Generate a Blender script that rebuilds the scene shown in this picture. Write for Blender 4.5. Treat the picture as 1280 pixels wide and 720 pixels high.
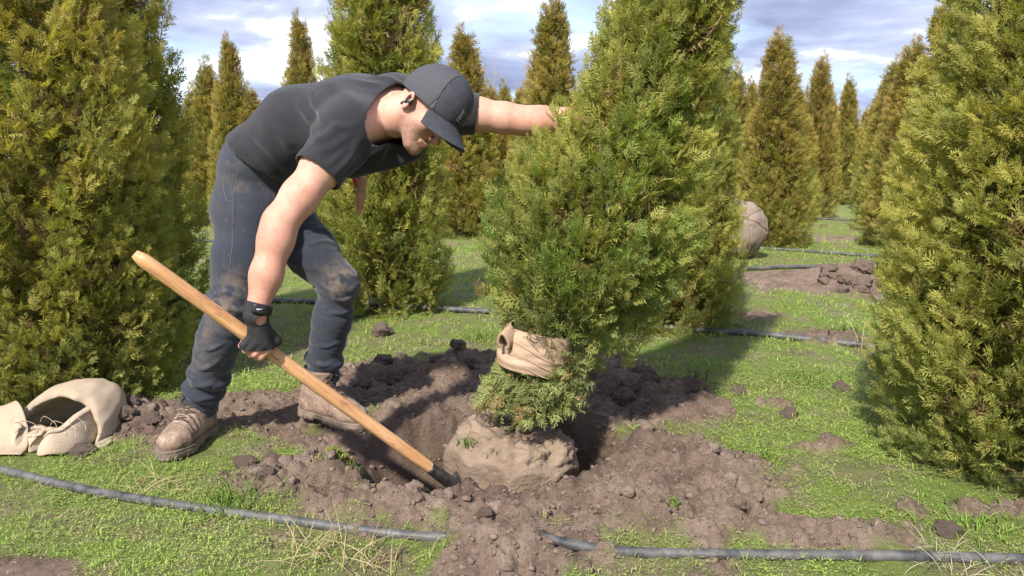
import bpy, math, random
import numpy as np
from mathutils import Vector, Matrix

# ------------------------------------------------------------------ scene, camera, light
scene = bpy.context.scene
for o in list(bpy.data.objects):
    bpy.data.objects.remove(o, do_unlink=True)
COL = scene.collection

F_PX, CAM_H = 924.0, 1.0
PITCH = math.atan(155.0 / F_PX)
cam_d = bpy.data.cameras.new('camera')
cam = bpy.data.objects.new('camera', cam_d)
COL.objects.link(cam)
cam.location = (0, 0, CAM_H)
cam.rotation_euler = (math.pi / 2 - PITCH, 0, 0)
cam_d.sensor_width = 36
cam_d.lens = F_PX / 1280 * 36
cam_d.clip_start = 0.05
cam_d.clip_end = 2000
scene.camera = cam

SUN = np.array([-0.27, -0.65, 0.69]); SUN = SUN / np.linalg.norm(SUN)
sun_d = bpy.data.lights.new('sun', 'SUN')
sun_d.energy = 3.6
sun_d.angle = math.radians(2.0)
sun_d.color = (1.0, 0.93, 0.83)
sun_o = bpy.data.objects.new('sun', sun_d)
COL.objects.link(sun_o)
sun_o.location = (-6, -4, 8)
sun_o.rotation_euler = Vector(SUN).to_track_quat('Z', 'Y').to_euler()

world = bpy.data.worlds.new('World')
scene.world = world
world.use_nodes = True
wn, wl = world.node_tree.nodes, world.node_tree.links
wn.clear()
wout = wn.new('ShaderNodeOutputWorld')
wbg = wn.new('ShaderNodeBackground'); wbg.inputs['Strength'].default_value = 0.15
sky = wn.new('ShaderNodeTexSky'); sky.sky_type = 'NISHITA'; sky.sun_disc = False
sky.sun_elevation = math.asin(SUN[2]); sky.sun_rotation = math.atan2(SUN[0], SUN[1])
wtc = wn.new('ShaderNodeTexCoord')
wsep = wn.new('ShaderNodeSeparateXYZ'); wl.new(wtc.outputs['Generated'], wsep.inputs[0])
def wmath(op, a, b):
    n = wn.new('ShaderNodeMath'); n.operation = op
    for i, v in enumerate((a, b)):
        if hasattr(v, 'links'): wl.new(v, n.inputs[i])
        elif v is not None: n.inputs[i].default_value = v
    return n.outputs[0]
zz = wmath('ADD', wmath('MAXIMUM', wsep.outputs[2], 0.0), 0.11)
wcmb = wn.new('ShaderNodeCombineXYZ')
wl.new(wmath('DIVIDE', wsep.outputs[0], zz), wcmb.inputs[0])
wl.new(wmath('DIVIDE', wsep.outputs[1], zz), wcmb.inputs[1])
def wnoise(scale, detail, rough, off):
    mp = wn.new('ShaderNodeMapping'); mp.inputs['Location'].default_value = off
    wl.new(wcmb.outputs[0], mp.inputs[0])
    n = wn.new('ShaderNodeTexNoise'); n.inputs['Scale'].default_value = scale
    n.inputs['Detail'].default_value = detail; n.inputs['Roughness'].default_value = rough
    n.inputs['Distortion'].default_value = 0.3
    wl.new(mp.outputs[0], n.inputs['Vector'])
    return n.outputs['Fac']
def wramp(fac, stops):
    r = wn.new('ShaderNodeValToRGB'); wl.new(fac, r.inputs[0])
    el = r.color_ramp.elements
    while len(el) < len(stops): el.new(0.5)
    for e, (p, c) in zip(el, stops):
        e.position = p; e.color = (*c, 1)
    return r.outputs[0]
cloud_shape = wnoise(0.62, 7, 0.55, (3.1, 0.4, 0.0))
cloud_tone = wnoise(0.9, 6, 0.55, (7.3, 1.9, 0.0))
cover = wramp(cloud_shape, [(0.33, (0, 0, 0)), (0.52, (1, 1, 1))])
tone = wramp(cloud_tone, [(0.36, (1.05, 1.25, 1.95)), (0.48, (1.65, 1.90, 2.75)), (0.55, (2.3, 2.55, 3.35)), (0.64, (5.6, 5.7, 6.1))])
wmix = wn.new('ShaderNodeMix'); wmix.data_type = 'RGBA'
wl.new(cover, wmix.inputs[0])
wsat = wn.new('ShaderNodeMix'); wsat.data_type = 'RGBA'; wsat.inputs[0].default_value = 0.35
wl.new(sky.outputs[0], wsat.inputs[6]); wsat.inputs[7].default_value = (1.7, 2.1, 3.4, 1)
wl.new(wsat.outputs[2], wmix.inputs[6]); wl.new(tone, wmix.inputs[7])
wl.new(wmix.outputs[2], wbg.inputs['Color']); wl.new(wbg.outputs[0], wout.inputs[0])

vs = scene.view_settings
vs.view_transform = 'Standard'; vs.look = 'None'; vs.gamma = 1; vs.use_curve_mapping = False
vs.exposure = 1.16

# ------------------------------------------------------------------ helpers
def J(px, py, Y):
    """world point seen at photo pixel (px, py) at distance Y in front of the camera"""
    cx, cy = (px - 640) / F_PX, (360 - py) / F_PX
    cp, sp = math.cos(PITCH), math.sin(PITCH)
    d = np.array([cx, cp + cy * sp, -sp + cy * cp])
    return np.array([0, 0, CAM_H]) + d * (Y / d[1])
def JG(px, py, z=0.0):
    cx, cy = (px - 640) / F_PX, (360 - py) / F_PX
    cp, sp = math.cos(PITCH), math.sin(PITCH)
    d = np.array([cx, cp + cy * sp, -sp + cy * cp])
    return np.array([0, 0, CAM_H]) + d * ((z - CAM_H) / d[2])
def proj(P):
    P = np.asarray(P, float) - np.array([0, 0, CAM_H])
    cp, sp = math.cos(PITCH), math.sin(PITCH)
    fz = P[..., 1] * cp - P[..., 2] * sp
    uy = P[..., 1] * sp + P[..., 2] * cp
    return np.stack([640 + F_PX * P[..., 0] / fz, 360 - F_PX * uy / fz], -1)
def nrm(v):
    v = np.asarray(v, float)
    return v / np.maximum(np.linalg.norm(v, axis=-1, keepdims=True), 1e-9)
def sstep(a, b, x):
    t = np.clip((x - a) / (b - a), 0, 1)
    return t * t * (3 - 2 * t)

_perm = np.random.RandomState(11).randint(0, 2**16, 4096)
def _h(ix, iy, iz):
    return _perm[(_perm[(_perm[ix & 4095] + iy) & 4095] + iz) & 4095] / 65535.0 * 2 - 1
def noise3(P):
    """smooth value noise in -1..1"""
    P = np.asarray(P, float)
    i = np.floor(P).astype(np.int64); f = P - i
    f = f * f * f * (f * (f * 6 - 15) + 10)
    x, y, z = i[..., 0], i[..., 1], i[..., 2]
    def c(dx, dy, dz): return _h(x + dx, y + dy, z + dz)
    fx, fy, fz = f[..., 0], f[..., 1], f[..., 2]
    a = c(0,0,0)*(1-fx)+c(1,0,0)*fx; b = c(0,1,0)*(1-fx)+c(1,1,0)*fx
    d = c(0,0,1)*(1-fx)+c(1,0,1)*fx; e = c(0,1,1)*(1-fx)+c(1,1,1)*fx
    return (a*(1-fy)+b*fy)*(1-fz) + (d*(1-fy)+e*fy)*fz
def fbm(P, oct=4, gain=0.5):
    P = np.asarray(P, float); s = 0; a = 1
    for k in range(oct):
        s = s + a * noise3(P * 2.0**k + 17.3 * k); a *= gain
    return s
def n2(x, y, sc, oct=3, off=0.0):
    return fbm(np.stack([x * sc + off, y * sc - off, np.zeros_like(x) + off], -1), oct)

def mesh_from(name, V, Fq, smooth=True):
    """V (n,3); Fq (m,3) or (m,4) int array"""
    me = bpy.data.meshes.new(name)
    V = np.ascontiguousarray(V, np.float32); Fq = np.ascontiguousarray(Fq, np.int32)
    m, k = Fq.shape
    me.vertices.add(len(V)); me.vertices.foreach_set('co', V.ravel())
    me.loops.add(m * k); me.loops.foreach_set('vertex_index', Fq.ravel())
    me.polygons.add(m); me.polygons.foreach_set('loop_start', np.arange(0, m * k, k, dtype=np.int32))
    me.polygons.foreach_set('use_smooth', np.full(m, smooth, dtype=bool))
    me.update(calc_edges=True)
    return me
def set_col(me, C, name='col'):
    C = np.asarray(C, np.float32)
    if C.shape[1] == 3: C = np.concatenate([C, np.ones((len(C), 1), np.float32)], 1)
    a = me.color_attributes.new(name, 'FLOAT_COLOR', 'POINT')
    a.data.foreach_set('color', np.ascontiguousarray(C).ravel())
def link(name, me, material=None, parent=None):
    o = bpy.data.objects.new(name, me); COL.objects.link(o)
    if material is not None and me is not None and not len(me.materials): me.materials.append(material)
    if parent is not None: o.parent = parent
    return o
def tag(o, label=None, cat=None, group=None, kind=None):
    if label: o['label'] = label
    if cat: o['category'] = cat
    if group: o['group'] = group
    if kind: o['kind'] = kind
    return o
def empty(name, loc=(0, 0, 0)):
    o = bpy.data.objects.new(name, None); COL.objects.link(o)
    o.location = Vector([float(v) for v in loc]); o.empty_display_size = 0.1
    return o
def localise(o, parent):
    """parent a mesh whose vertices are in world space under an Empty that only has a location"""
    o.parent = parent
    o.data.transform(Matrix.Translation(-parent.location))
    return o

def solid(o, t):
    md = o.modifiers.new('thickness', 'SOLIDIFY'); md.thickness = t; md.offset = 0
    return o

class MB:
    """collects polygons (quads or tris kept as tris+quads lists)"""
    def __init__(s): s.v = []; s.q = []; s.n = 0
    def add(s, V, Q):
        V = np.asarray(V, float).reshape(-1, 3); Q = np.asarray(Q, int)
        if Q.shape[1] == 3: Q = np.concatenate([Q, Q[:, 2:3]], 1)
        s.v.append(V); s.q.append(Q + s.n); s.n += len(V)
    def build(s, name, smooth=True):
        V = np.concatenate(s.v); Q = np.concatenate(s.q)
        tri = Q[:, 2] == Q[:, 3]
        me = bpy.data.meshes.new(name)
        lens = np.where(tri, 3, 4); starts = np.concatenate([[0], np.cumsum(lens)[:-1]])
        flat = Q.ravel()[np.stack([np.ones_like(tri), np.ones_like(tri), np.ones_like(tri), ~tri], 1).ravel()]
        me.vertices.add(len(V)); me.vertices.foreach_set('co', V.astype(np.float32).ravel())
        me.loops.add(len(flat)); me.loops.foreach_set('vertex_index', flat.astype(np.int32))
        me.polygons.add(len(Q)); me.polygons.foreach_set('loop_start', starts.astype(np.int32))
        me.polygons.foreach_set('use_smooth', np.full(len(Q), smooth, dtype=bool))
        me.update(calc_edges=True)
        return me
def tube_geo(pts, rad, n=8, caps=True, flat=1.0):
    pts = np.asarray(pts, float); m = len(pts)
    rad = np.broadcast_to(np.asarray(rad, float), (m,))
    tan = nrm(np.gradient(pts, axis=0))
    ref = np.array([0, 0, 1.0]) if abs(tan[0][2]) < 0.9 else np.array([1.0, 0, 0])
    V = []
    u = nrm(np.cross(ref, tan[0]))
    for i in range(m):
        u = nrm(u - np.dot(u, tan[i]) * tan[i]); w = np.cross(tan[i], u)
        a = np.linspace(0, 2 * np.pi, n, endpoint=False)
        V.append(pts[i] + rad[i] * (np.cos(a)[:, None] * u + flat * np.sin(a)[:, None] * w))
    V = np.concatenate(V)
    i, j = np.meshgrid(np.arange(m - 1), np.arange(n), indexing='ij')
    jn = (j + 1) % n
    Q = np.stack([i*n+j, i*n+jn, (i+1)*n+jn, (i+1)*n+j], -1).reshape(-1, 4)
    if caps:
        V = np.concatenate([V, pts[:1], pts[-1:]])
        k = np.arange(n); kn = (k + 1) % n; c0, c1 = m*n, m*n+1
        Q = np.concatenate([Q, np.stack([kn, k, np.full(n, c0), np.full(n, c0)], 1),
                            np.stack([(m-1)*n+k, (m-1)*n+kn, np.full(n, c1), np.full(n, c1)], 1)])
    return V, Q
def spline(pts, n):
    """Catmull-Rom through pts, n samples"""
    p = np.asarray(pts, float); m = len(p)
    pp = np.concatenate([2*p[:1]-p[1:2], p, 2*p[-1:]-p[-2:-1]])
    t = np.linspace(0, m - 1 - 1e-9, n); i = t.astype(int); f = (t - i)[:, None] if p.ndim > 1 else (t - i)
    a, b, c, d = pp[i], pp[i+1], pp[i+2], pp[i+3]
    return 0.5*((2*b)+(-a+c)*f+(2*a-5*b+4*c-d)*f*f+(-a+3*b-3*c+d)*f**3)

# ------------------------------------------------------------------ materials
def new_mat(name):
    m = bpy.data.materials.new(name); m.use_nodes = True
    n, l = m.node_tree.nodes, m.node_tree.links
    return m, n, l, n['Principled BSDF']
def nz(n, l, scale, detail=4, rough=0.55, coord='Object', stretch=None):
    tc = n.new('ShaderNodeTexCoord'); t = n.new('ShaderNodeTexNoise')
    t.inputs['Scale'].default_value = scale; t.inputs['Detail'].default_value = detail; t.inputs['Roughness'].default_value = rough
    if stretch:
        mp = n.new('ShaderNodeMapping'); mp.inputs['Scale'].default_value = stretch
        l.new(tc.outputs[coord], mp.inputs[0]); l.new(mp.outputs[0], t.inputs['Vector'])
    else: l.new(tc.outputs[coord], t.inputs['Vector'])
    return t.outputs['Fac']
def ramp(n, l, fac, stops):
    r = n.new('ShaderNodeValToRGB'); l.new(fac, r.inputs[0]); el = r.color_ramp.elements
    while len(el) < len(stops): el.new(0.5)
    for e, (p, c) in zip(el, stops):
        e.position = p; e.color = (*c, 1) if hasattr(c, '__len__') else (c, c, c, 1)
    return r.outputs[0]
def mixc(n, l, fac, a, b, mode='MIX'):
    m = n.new('ShaderNodeMix'); m.data_type = 'RGBA'; m.blend_type = mode
    for i, v in ((0, fac), (6, a), (7, b)):
        if hasattr(v, 'links'): l.new(v, m.inputs[i])
        elif hasattr(v, '__len__'): m.inputs[i].default_value = (*v, 1)
        else: m.inputs[i].default_value = v
    return m.outputs[2]
def bump(n, l, b, h, dist, strength=1.0, prev=None):
    bn = n.new('ShaderNodeBump'); bn.inputs['Distance'].default_value = dist; bn.inputs['Strength'].default_value = strength
    l.new(h, bn.inputs['Height'])
    if prev is not None: l.new(prev, bn.inputs['Normal'])
    l.new(bn.outputs[0], b.inputs['Normal'])
    return bn.outputs[0]
def attr(n, name='col'):
    a = n.new('ShaderNodeAttribute'); a.attribute_name = name
    return a

def leaf_mat(name, rough=0.55, trans=0.42, gain=1.0):
    m, n, l, b = new_mat(name)
    a = attr(n)
    b.inputs['Roughness'].default_value = rough
    b.inputs['Specular IOR Level'].default_value = 0.25
    col = a.outputs['Color']
    l.new(col, b.inputs['Base Color'])
    t = n.new('ShaderNodeBsdfTranslucent')
    tcol = mixc(n, l, 1.0, col, (1.25, 1.3, 0.55), 'MULTIPLY')
    l.new(tcol, t.inputs['Color'])
    mx = n.new('ShaderNodeMixShader'); mx.inputs[0].default_value = trans
    l.new(b.outputs[0], mx.inputs[1]); l.new(t.outputs[0], mx.inputs[2])
    l.new(mx.outputs[0], n['Material Output'].inputs[0])
    return m
def plain_mat(name, c1, c2, scale, rough=0.8, bscale=None, bdist=0.002, stretch=None, metallic=0.0, spec=0.4):
    m, n, l, b = new_mat(name)
    f = nz(n, l, scale, 5, 0.6, stretch=stretch)
    l.new(ramp(n, l, f, [(0.32, c1), (0.68, c2)]), b.inputs['Base Color'])
    b.inputs['Roughness'].default_value = rough; b.inputs['Metallic'].default_value = metallic
    b.inputs['Specular IOR Level'].default_value = spec
    if bscale: bump(n, l, b, nz(n, l, bscale, 5, 0.65, stretch=stretch), bdist)
    return m
def weave_mat(name, c1, c2, pitch, dist=0.0008, dirt=None):
    """burlap: two crossed thread waves with slubs"""
    m, n, l, b = new_mat(name)
    uv = n.new('ShaderNodeUVMap')
    outs = []
    nzv = n.new('ShaderNodeTexNoise'); nzv.inputs['Scale'].default_value = 40; l.new(uv.outputs[0], nzv.inputs['Vector'])
    for d in ('X', 'Y'):
        w = n.new('ShaderNodeTexWave'); w.bands_direction = d; w.inputs['Scale'].default_value = 0.314 / pitch
        w.inputs['Distortion'].default_value = 1.2; w.inputs['Detail'].default_value = 2; w.inputs['Detail Scale'].default_value = 2.5
        l.new(uv.outputs[0], w.inputs['Vector']); outs.append(w.outputs['Fac'])
    mx = n.new('ShaderNodeMath'); mx.operation = 'MAXIMUM'; l.new(outs[0], mx.inputs[0]); l.new(outs[1], mx.inputs[1])
    big = nz(n, l, 9, 5, 0.6)
    base = ramp(n, l, big, [(0.3, c1), (0.7, c2)])
    thread = ramp(n, l, mx.outputs[0], [(0.25, (0.45, 0.42, 0.38)), (0.75, (1.0, 1.0, 1.0))])
    col = mixc(n, l, 0.8, base, thread, 'MULTIPLY')
    if dirt:
        f = ramp(n, l, nz(n, l, 14, 6, 0.7), [(0.56, 0.0), (0.68, 0.8)])
        col = mixc(n, l, f, col, dirt)
    l.new(col, b.inputs['Base Color']); b.inputs['Roughness'].default_value = 0.95
    b.inputs['Specular IOR Level'].default_value = 0.15
    bump(n, l, b, mx.outputs[0], dist)
    return m

M = {}
M['leaf'] = leaf_mat('arborvitae_foliage')
M['grass'] = leaf_mat('grass_leaf', 0.5, 0.35)
M['straw'] = plain_mat('dry_straw', (0.42, 0.32, 0.18), (0.62, 0.50, 0.32), 30, 0.8)
M['bark'] = plain_mat('bark', (0.09, 0.055, 0.035), (0.20, 0.13, 0.09), 25, 0.95, 60, 0.004, (1, 1, 0.25))
M['greybark'] = plain_mat('grey_bark', (0.30, 0.24, 0.20), (0.42, 0.36, 0.31), 6, 0.95)
M['pipe'] = plain_mat('black_pipe', (0.028, 0.030, 0.036), (0.13, 0.125, 0.12), 22, 0.5, 90, 0.0006, (1, 1, 1))
M['twine'] = plain_mat('jute_twine', (0.40, 0.28, 0.18), (0.55, 0.42, 0.29), 80, 0.9, 300, 0.001)

# ------------------------------------------------------------------ ground
def wblob(px, py, rx, ry):
    c = JG(px, py); r = JG(px + rx, py); t = JG(px, py - ry); b = JG(px, py + ry)
    return c[0], c[1], r[0] - c[0], max(0.5 * (t[1] - b[1]), 0.02)
SOIL = [wblob(*a) for a in [
    (600, 560, 240, 105), (840, 605, 140, 80), (960, 672, 170, 22), (640, 690, 130, 50), (350, 600, 75, 30),
    (335, 512, 150, 26), (190, 528, 95, 24), (480, 480, 100, 40), (640, 465, 190, 30), (790, 500, 120, 42),
    (520, 640, 140, 36), (30, 716, 120, 26), (1000, 350, 95, 17), (1052, 352, 50, 24), (1045, 300, 48, 5),
    (960, 505, 34, 9), (1250, 640, 90, 10), (1040, 425, 60, 9), (1030, 560, 80, 8), (90, 510, 110, 18), (490, 385, 70, 6),
    (930, 395, 60, 7), (880, 640, 110, 40)]]
def soil_mask(x, y):
    m = np.full_like(x, -1.0)
    for cx, cy, rx, ry in SOIL:
        d = 1 - np.sqrt(((x - cx) / rx) ** 2 + ((y - cy) / ry) ** 2)
        m = np.maximum(m, d * min(1.0, 3.2 * max(ry, 0.16)))
    wob = 0.30 * n2(x, y, 3.1, 3, 1.7) + 0.22 * n2(x, y, 11.0, 3, 5.2)
    return sstep(-0.06, 0.16, m + wob * 0.8)
HOLE_C = np.array([-0.09, 2.50])
def bumpf(x, y, cx, cy, rx, ry, h, p=1.0):
    d2 = ((x - cx) / rx) ** 2 + ((y - cy) / ry) ** 2
    return h * np.exp(-d2 ** p * 1.2)
MOUNDS = [  # px, py on the ground plane, rx, ry (m), height
    (860, 600, 0.30, 0.20, 0.075), (800, 640, 0.25, 0.14, 0.05), (640, 698, 0.21, 0.11, 0.075), (345, 603, 0.17, 0.12, 0.05),
    (760, 492, 0.22, 0.12, 0.10), (830, 503, 0.16, 0.10, 0.06), (575, 462, 0.10, 0.09, 0.085), (470, 468, 0.16, 0.10, 0.05),
    (185, 527, 0.16, 0.12, 0.045), (440, 640, 0.22, 0.08, 0.04), (520, 650, 0.25, 0.08, 0.035), (800, 560, 0.12, 0.12, 0.06),
    (1056, 355, 0.30, 0.30, 0.17), (1000, 352, 0.25, 0.22, 0.04), (960, 350, 0.4, 0.2, 0.03), (1050, 302, 0.4, 0.4, 0.05),
    (1060, 668, 0.20, 0.07, 0.03), (960, 668, 0.20, 0.07, 0.03), (420, 600, 0.10, 0.10, 0.03)]
def ground_z(x, y, detail=True):
    x = np.asarray(x, float); y = np.asarray(y, float)
    s = soil_mask(x, y)
    z = 0.012 * n2(x, y, 1.3, 3, 3.3)
    far = np.clip((np.hypot(x, y) - 20) / 200, 0, 1)
    z = z + far * 0.25 * n2(x, y, 0.02, 2, 8.8)
    for px, py, rx, ry, h in MOUNDS:
        c = JG(px, py); z = z + bumpf(x, y, c[0], c[1], rx, ry, h)
    # the pit round the root ball
    ang = np.arctan2(y - HOLE_C[1], x - HOLE_C[0])
    rad = 1 + 0.09 * np.sin(2 * ang + 0.6) + 0.06 * np.sin(5 * ang) + 0.05 * n2(x, y, 9, 2, 2.2)
    dx = (x - HOLE_C[0]); rx = np.where(dx < 0, 0.47, 0.50)
    q = np.sqrt((dx / rx) ** 2 + ((y - HOLE_C[1]) / 0.39) ** 2) / rad
    pit = 1 - sstep(0.70, 1.04, q)
    z = z * (1 - 0.75 * pit) - 0.23 * pit
    if detail:
        lump = np.abs(n2(x, y, 11, 3, 4.4)); fine = n2(x, y, 42, 2, 6.1)
        near = np.clip(1.4 - np.hypot(x, y) / 14, 0.15, 1)
        amp = s * (1 - 0.55 * pit)
        z = z + amp * near * (0.034 * (lump - 0.3) + 0.014 * np.abs(n2(x, y, 31, 2, 1.1)) + 0.011 * fine + 0.015 * n2(x, y, 5, 2, 9.3))
        mud = np.exp(-(((x + 1.2) / 0.35) ** 2 + ((y - 1.68) / 0.12) ** 2))
        z = z * (1 - 0.8 * mud)
        z = z + (1 - s) * near * 0.006 * n2(x, y, 18, 2, 7.7)
    return z
def gz(x, y, detail=False):
    return float(ground_z(np.array([x]), np.array([y]), detail)[0])

def grow(a, b, d0, g):
    out = [a]; d = d0; sgn = 1 if b > a else -1
    while (out[-1] - b) * sgn < 0:
        out.append(out[-1] + sgn * d); d *= g
    return out[1:]
xs = np.concatenate([np.array(grow(-2.2, -420, 0.02, 1.12))[::-1], np.arange(-2.2, 2.2, 0.0105), grow(2.2, 420, 0.02, 1.12)])
ys = np.concatenate([np.array(grow(1.5, -60, 0.03, 1.3))[::-1], np.arange(1.5, 3.7, 0.0105), grow(3.7, 600, 0.013, 1.035)])
GX, GY = np.meshgrid(xs, ys, indexing='xy')
gx, gy = GX.ravel(), GY.ravel()
gzv = ground_z(gx, gy)
gs = soil_mask(gx, gy)
nx, ny = len(xs), len(ys)
ii, jj = np.meshgrid(np.arange(ny - 1), np.arange(nx - 1), indexing='ij')
Q = np.stack([ii*nx+jj, ii*nx+jj+1, (ii+1)*nx+jj+1, (ii+1)*nx+jj], -1).reshape(-1, 4)
gme = mesh_from('ground', np.stack([gx, gy, gzv], 1), Q)
# wet, freshly cut soil in the pit is a different, smoother brown
ang_q = np.sqrt(((gx - HOLE_C[0]) / 0.5) ** 2 + ((gy - HOLE_C[1]) / 0.4) ** 2)
fresh = 1 - sstep(0.8, 1.25, ang_q)
set_col(gme, np.stack([gs, fresh, np.zeros_like(gs)], 1), 'cover')

m, n, l, b = new_mat('ground_soil_and_turf')
cv = attr(n, 'cover'); sp = n.new('ShaderNodeSeparateColor'); l.new(cv.outputs['Color'], sp.inputs[0])
nA, nB, nC = nz(n, l, 7, 8, 0.65), nz(n, l, 60, 6, 0.7), nz(n, l, 1.1, 5, 0.6)
soilc = ramp(n, l, nA, [(0.28, (0.125, 0.086, 0.066)), (0.50, (0.260, 0.190, 0.148)), (0.72, (0.375, 0.290, 0.232))])
soilc = mixc(n, l, 0.55, soilc, ramp(n, l, nB, [(0.3, (0.55, 0.52, 0.5)), (0.7, (1.25, 1.22, 1.2))]), 'MULTIPLY')
freshc = ramp(n, l, nA, [(0.3, (0.105, 0.074, 0.056)), (0.7, (0.205, 0.150, 0.115))])
soilc = mixc(n, l, sp.outputs[1], soilc, freshc)
turf = ramp(n, l, nB, [(0.25, (0.085, 0.100, 0.026)), (0.5, (0.180, 0.250, 0.050)), (0.75, (0.28, 0.37, 0.090))])
turf2 = ramp(n, l, nC, [(0.38, (0.21, 0.175, 0.095)), (0.52, (0.19, 0.250, 0.060)), (0.8, (0.23, 0.33, 0.075))])
turf = mixc(n, l, 0.5, turf, turf2)
# thin patches where earth shows between the plants
thin = ramp(n, l, nz(n, l, 3.3, 7, 0.68), [(0.46, 0.0), (0.62, 0.75)])
turf = mixc(n, l, thin, turf, soilc)
l.new(mixc(n, l, sp.outputs[0], turf, soilc), b.inputs['Base Color'])
b.inputs['Roughness'].default_value = 0.95; b.inputs['Specular IOR Level'].default_value = 0.2
hb = n.new('ShaderNodeMath'); hb.operation = 'ADD'; l.new(nA, hb.inputs[0]); l.new(nB, hb.inputs[1])
nb1 = bump(n, l, b, hb.outputs[0], 0.020); bump(n, l, b, nz(n, l, 190, 4, 0.7), 0.008, 1.0, nb1)
M['ground'] = m
g = link('ground', gme, m); tag(g, 'muddy nursery ground with low green weeds and dug brown soil', 'ground', kind='structure')

M['soil'] = plain_mat('loose_soil', (0.130, 0.094, 0.073), (0.265, 0.198, 0.157), 30, 0.97, 130, 0.010)
M['soil_dry'] = plain_mat('root_ball_soil', (0.165, 0.118, 0.086), (0.300, 0.222, 0.164), 8, 0.97, 90, 0.007)

# ------------------------------------------------------------------ clods and crumbs of earth
def ico(sub=1):
    import bmesh
    bm = bmesh.new(); bmesh.ops.create_icosphere(bm, subdivisions=sub, radius=1.0)
    V = np.array([v.co[:] for v in bm.verts]); Fc = np.array([[v.index for v in f.verts] for f in bm.faces]); bm.free()
    return V, Fc
IV1, IF1 = ico(1); IV2, IF2 = ico(2); IV3, IF3 = ico(3); IV4, IF4 = ico(4)
def clod_shape(V, seed, rough=0.38):
    d = 1 + rough * fbm(V * 1.4 + seed * 7.7, 4, 0.6)
    d = d + 0.25 * rough * np.abs(fbm(V * 3.7 + seed, 2))
    return V * d[:, None] * np.array([1.0, 0.9, 0.66])
rng = np.random.RandomState(5)
crumb_v, crumb_f, crumb_n = [], [], 0
shapes = [np.sign(w_) * np.abs(w_) ** 0.8 * rng.uniform(0.55, 1.35, 3) for w_ in (clod_shape(IV1, s, 0.75) for s in range(12))]
cnt = 0
while cnt < 7000:
    u = rng.rand(4000); px = rng.uniform(-1.9, 2.0, 4000); py = 1.62 + 2.3 * rng.rand(4000) ** 1.3
    sm = soil_mask(px, py)
    ok = np.where((sm > 0.35) & (u < sm))[0]
    mudm = np.exp(-(((px + 1.2) / 0.4) ** 2 + ((py - 1.68) / 0.14) ** 2)) < 0.35
    ok = ok[mudm[ok]]
    zc = ground_z(px[ok], py[ok])
    for q, zq in zip(ok, zc):
        r = 0.0026 + 0.0085 * rng.rand() ** 3.6
        if math.hypot(px[q] - 0.02, py[q] - 2.5) < 0.33: continue
        a = rng.rand() * 6.28; c, s_ = math.cos(a), math.sin(a)
        Vv = shapes[rng.randint(12)] * r
        Vv = np.stack([Vv[:, 0]*c - Vv[:, 1]*s_, Vv[:, 0]*s_ + Vv[:, 1]*c, Vv[:, 2]], 1) + [px[q], py[q], zq - 0.12 * r]
        crumb_v.append(Vv); crumb_f.append(IF1 + crumb_n); crumb_n += len(Vv); cnt += 1
def broken(V, s):
    r_ = np.random.RandomState(s + 90); d = np.full(len(V), 1.2)
    for _ in range(9):
        n_ = nrm(r_.randn(3)); dp = V @ n_; d = np.minimum(d, np.where(dp > 0.05, r_.uniform(0.80, 1.08) / np.maximum(dp, 0.05), 9))
    W = V * d[:, None]
    return W * (1 + 0.22 * fbm(W * 1.9 + s * 5, 5, 0.6) + 0.20 * np.abs(fbm(W * 4.5 + s, 4, 0.6)))[:, None] * np.array([1.0, 0.9, 0.75])
clod_me = []
for s in range(8):
    me = mesh_from('earth_clod', broken(IV4, s), IF4); me.materials.append(M['soil']); clod_me.append(me)
def clod(px, py, r, label, group, seed, sink=0.25, z=None):
    p = JG(px, py)
    if group and r < 0.026:      # small ones belong to the uncountable crumbs
        global crumb_n
        Vv = broken(IV3, seed + 40) * r + [p[0], p[1], gz(p[0], p[1], True) + 0.2 * r]
        crumb_v.append(Vv); crumb_f.append(IF3 + crumb_n); crumb_n += len(Vv); return None
    zz_ = gz(p[0], p[1], True) if z is None else z
    o = bpy.data.objects.new('earth_clod', clod_me[seed % 8]); COL.objects.link(o)
    o.location = (p[0], p[1], zz_ + r * 0.72 * (1 - sink) * 0.75); o.scale = (r, r, r)
    o.rotation_euler = (0, 0, (seed * 1.37) % 6.28)
    return tag(o, label, 'clod', group)
clod(478, 417, 0.055, 'single dark clod lying on the grass behind the far boot', None, 1, 0.1)
clod(923, 491, 0.028, 'small dark clod on the grass right of the soil heaps', None, 2, 0.1)
clod(985, 521, 0.030, 'small pale clod on the grass near the right arborvitae', None, 3, 0.2)
clod(1050, 485, 0.030, 'lone brown clod in green grass beside the right arborvitae', None, 4, 0.2)
clod(1183, 668, 0.030, 'pale clod on the black pipe edge below the right arborvitae', None, 5, 0.2)
clod(606, 660, 0.020, 'round clod on the front heap over the pipe', None, 7, 0.2)
rs = np.random.RandomState(3)
for k in range(16):
    clod(rs.uniform(690, 870), rs.uniform(478, 512), rs.uniform(0.022, 0.05), 'dark cloddy lump heaped along the back right rim of the pit', 'clods on the back rim of the pit', k)
for k in range(7):
    clod(rs.uniform(545, 600), rs.uniform(455, 476), rs.uniform(0.018, 0.034), 'dark lump in the little pile on the back left rim of the pit', 'clods behind the pit', k + 3)
for k in range(7):
    clod(rs.uniform(430, 520), rs.uniform(460, 490), rs.uniform(0.018, 0.036), 'lump of earth left of the pit near the far boot', 'clods by the far boot', k + 1)
for k in range(9):
    clod(rs.uniform(770, 960), rs.uniform(540, 660), rs.uniform(0.010, 0.0235), 'broken lump on the big brown heap right of the pit', 'clods on the right heap', k + 2, 0.4)
for k in range(9):
    clod(rs.uniform(300, 420), rs.uniform(585, 625), rs.uniform(0.014, 0.030), 'lump on the low soil heap between boots and near pipe', 'clods on the front left heap', k + 5, 0.3)
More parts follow.
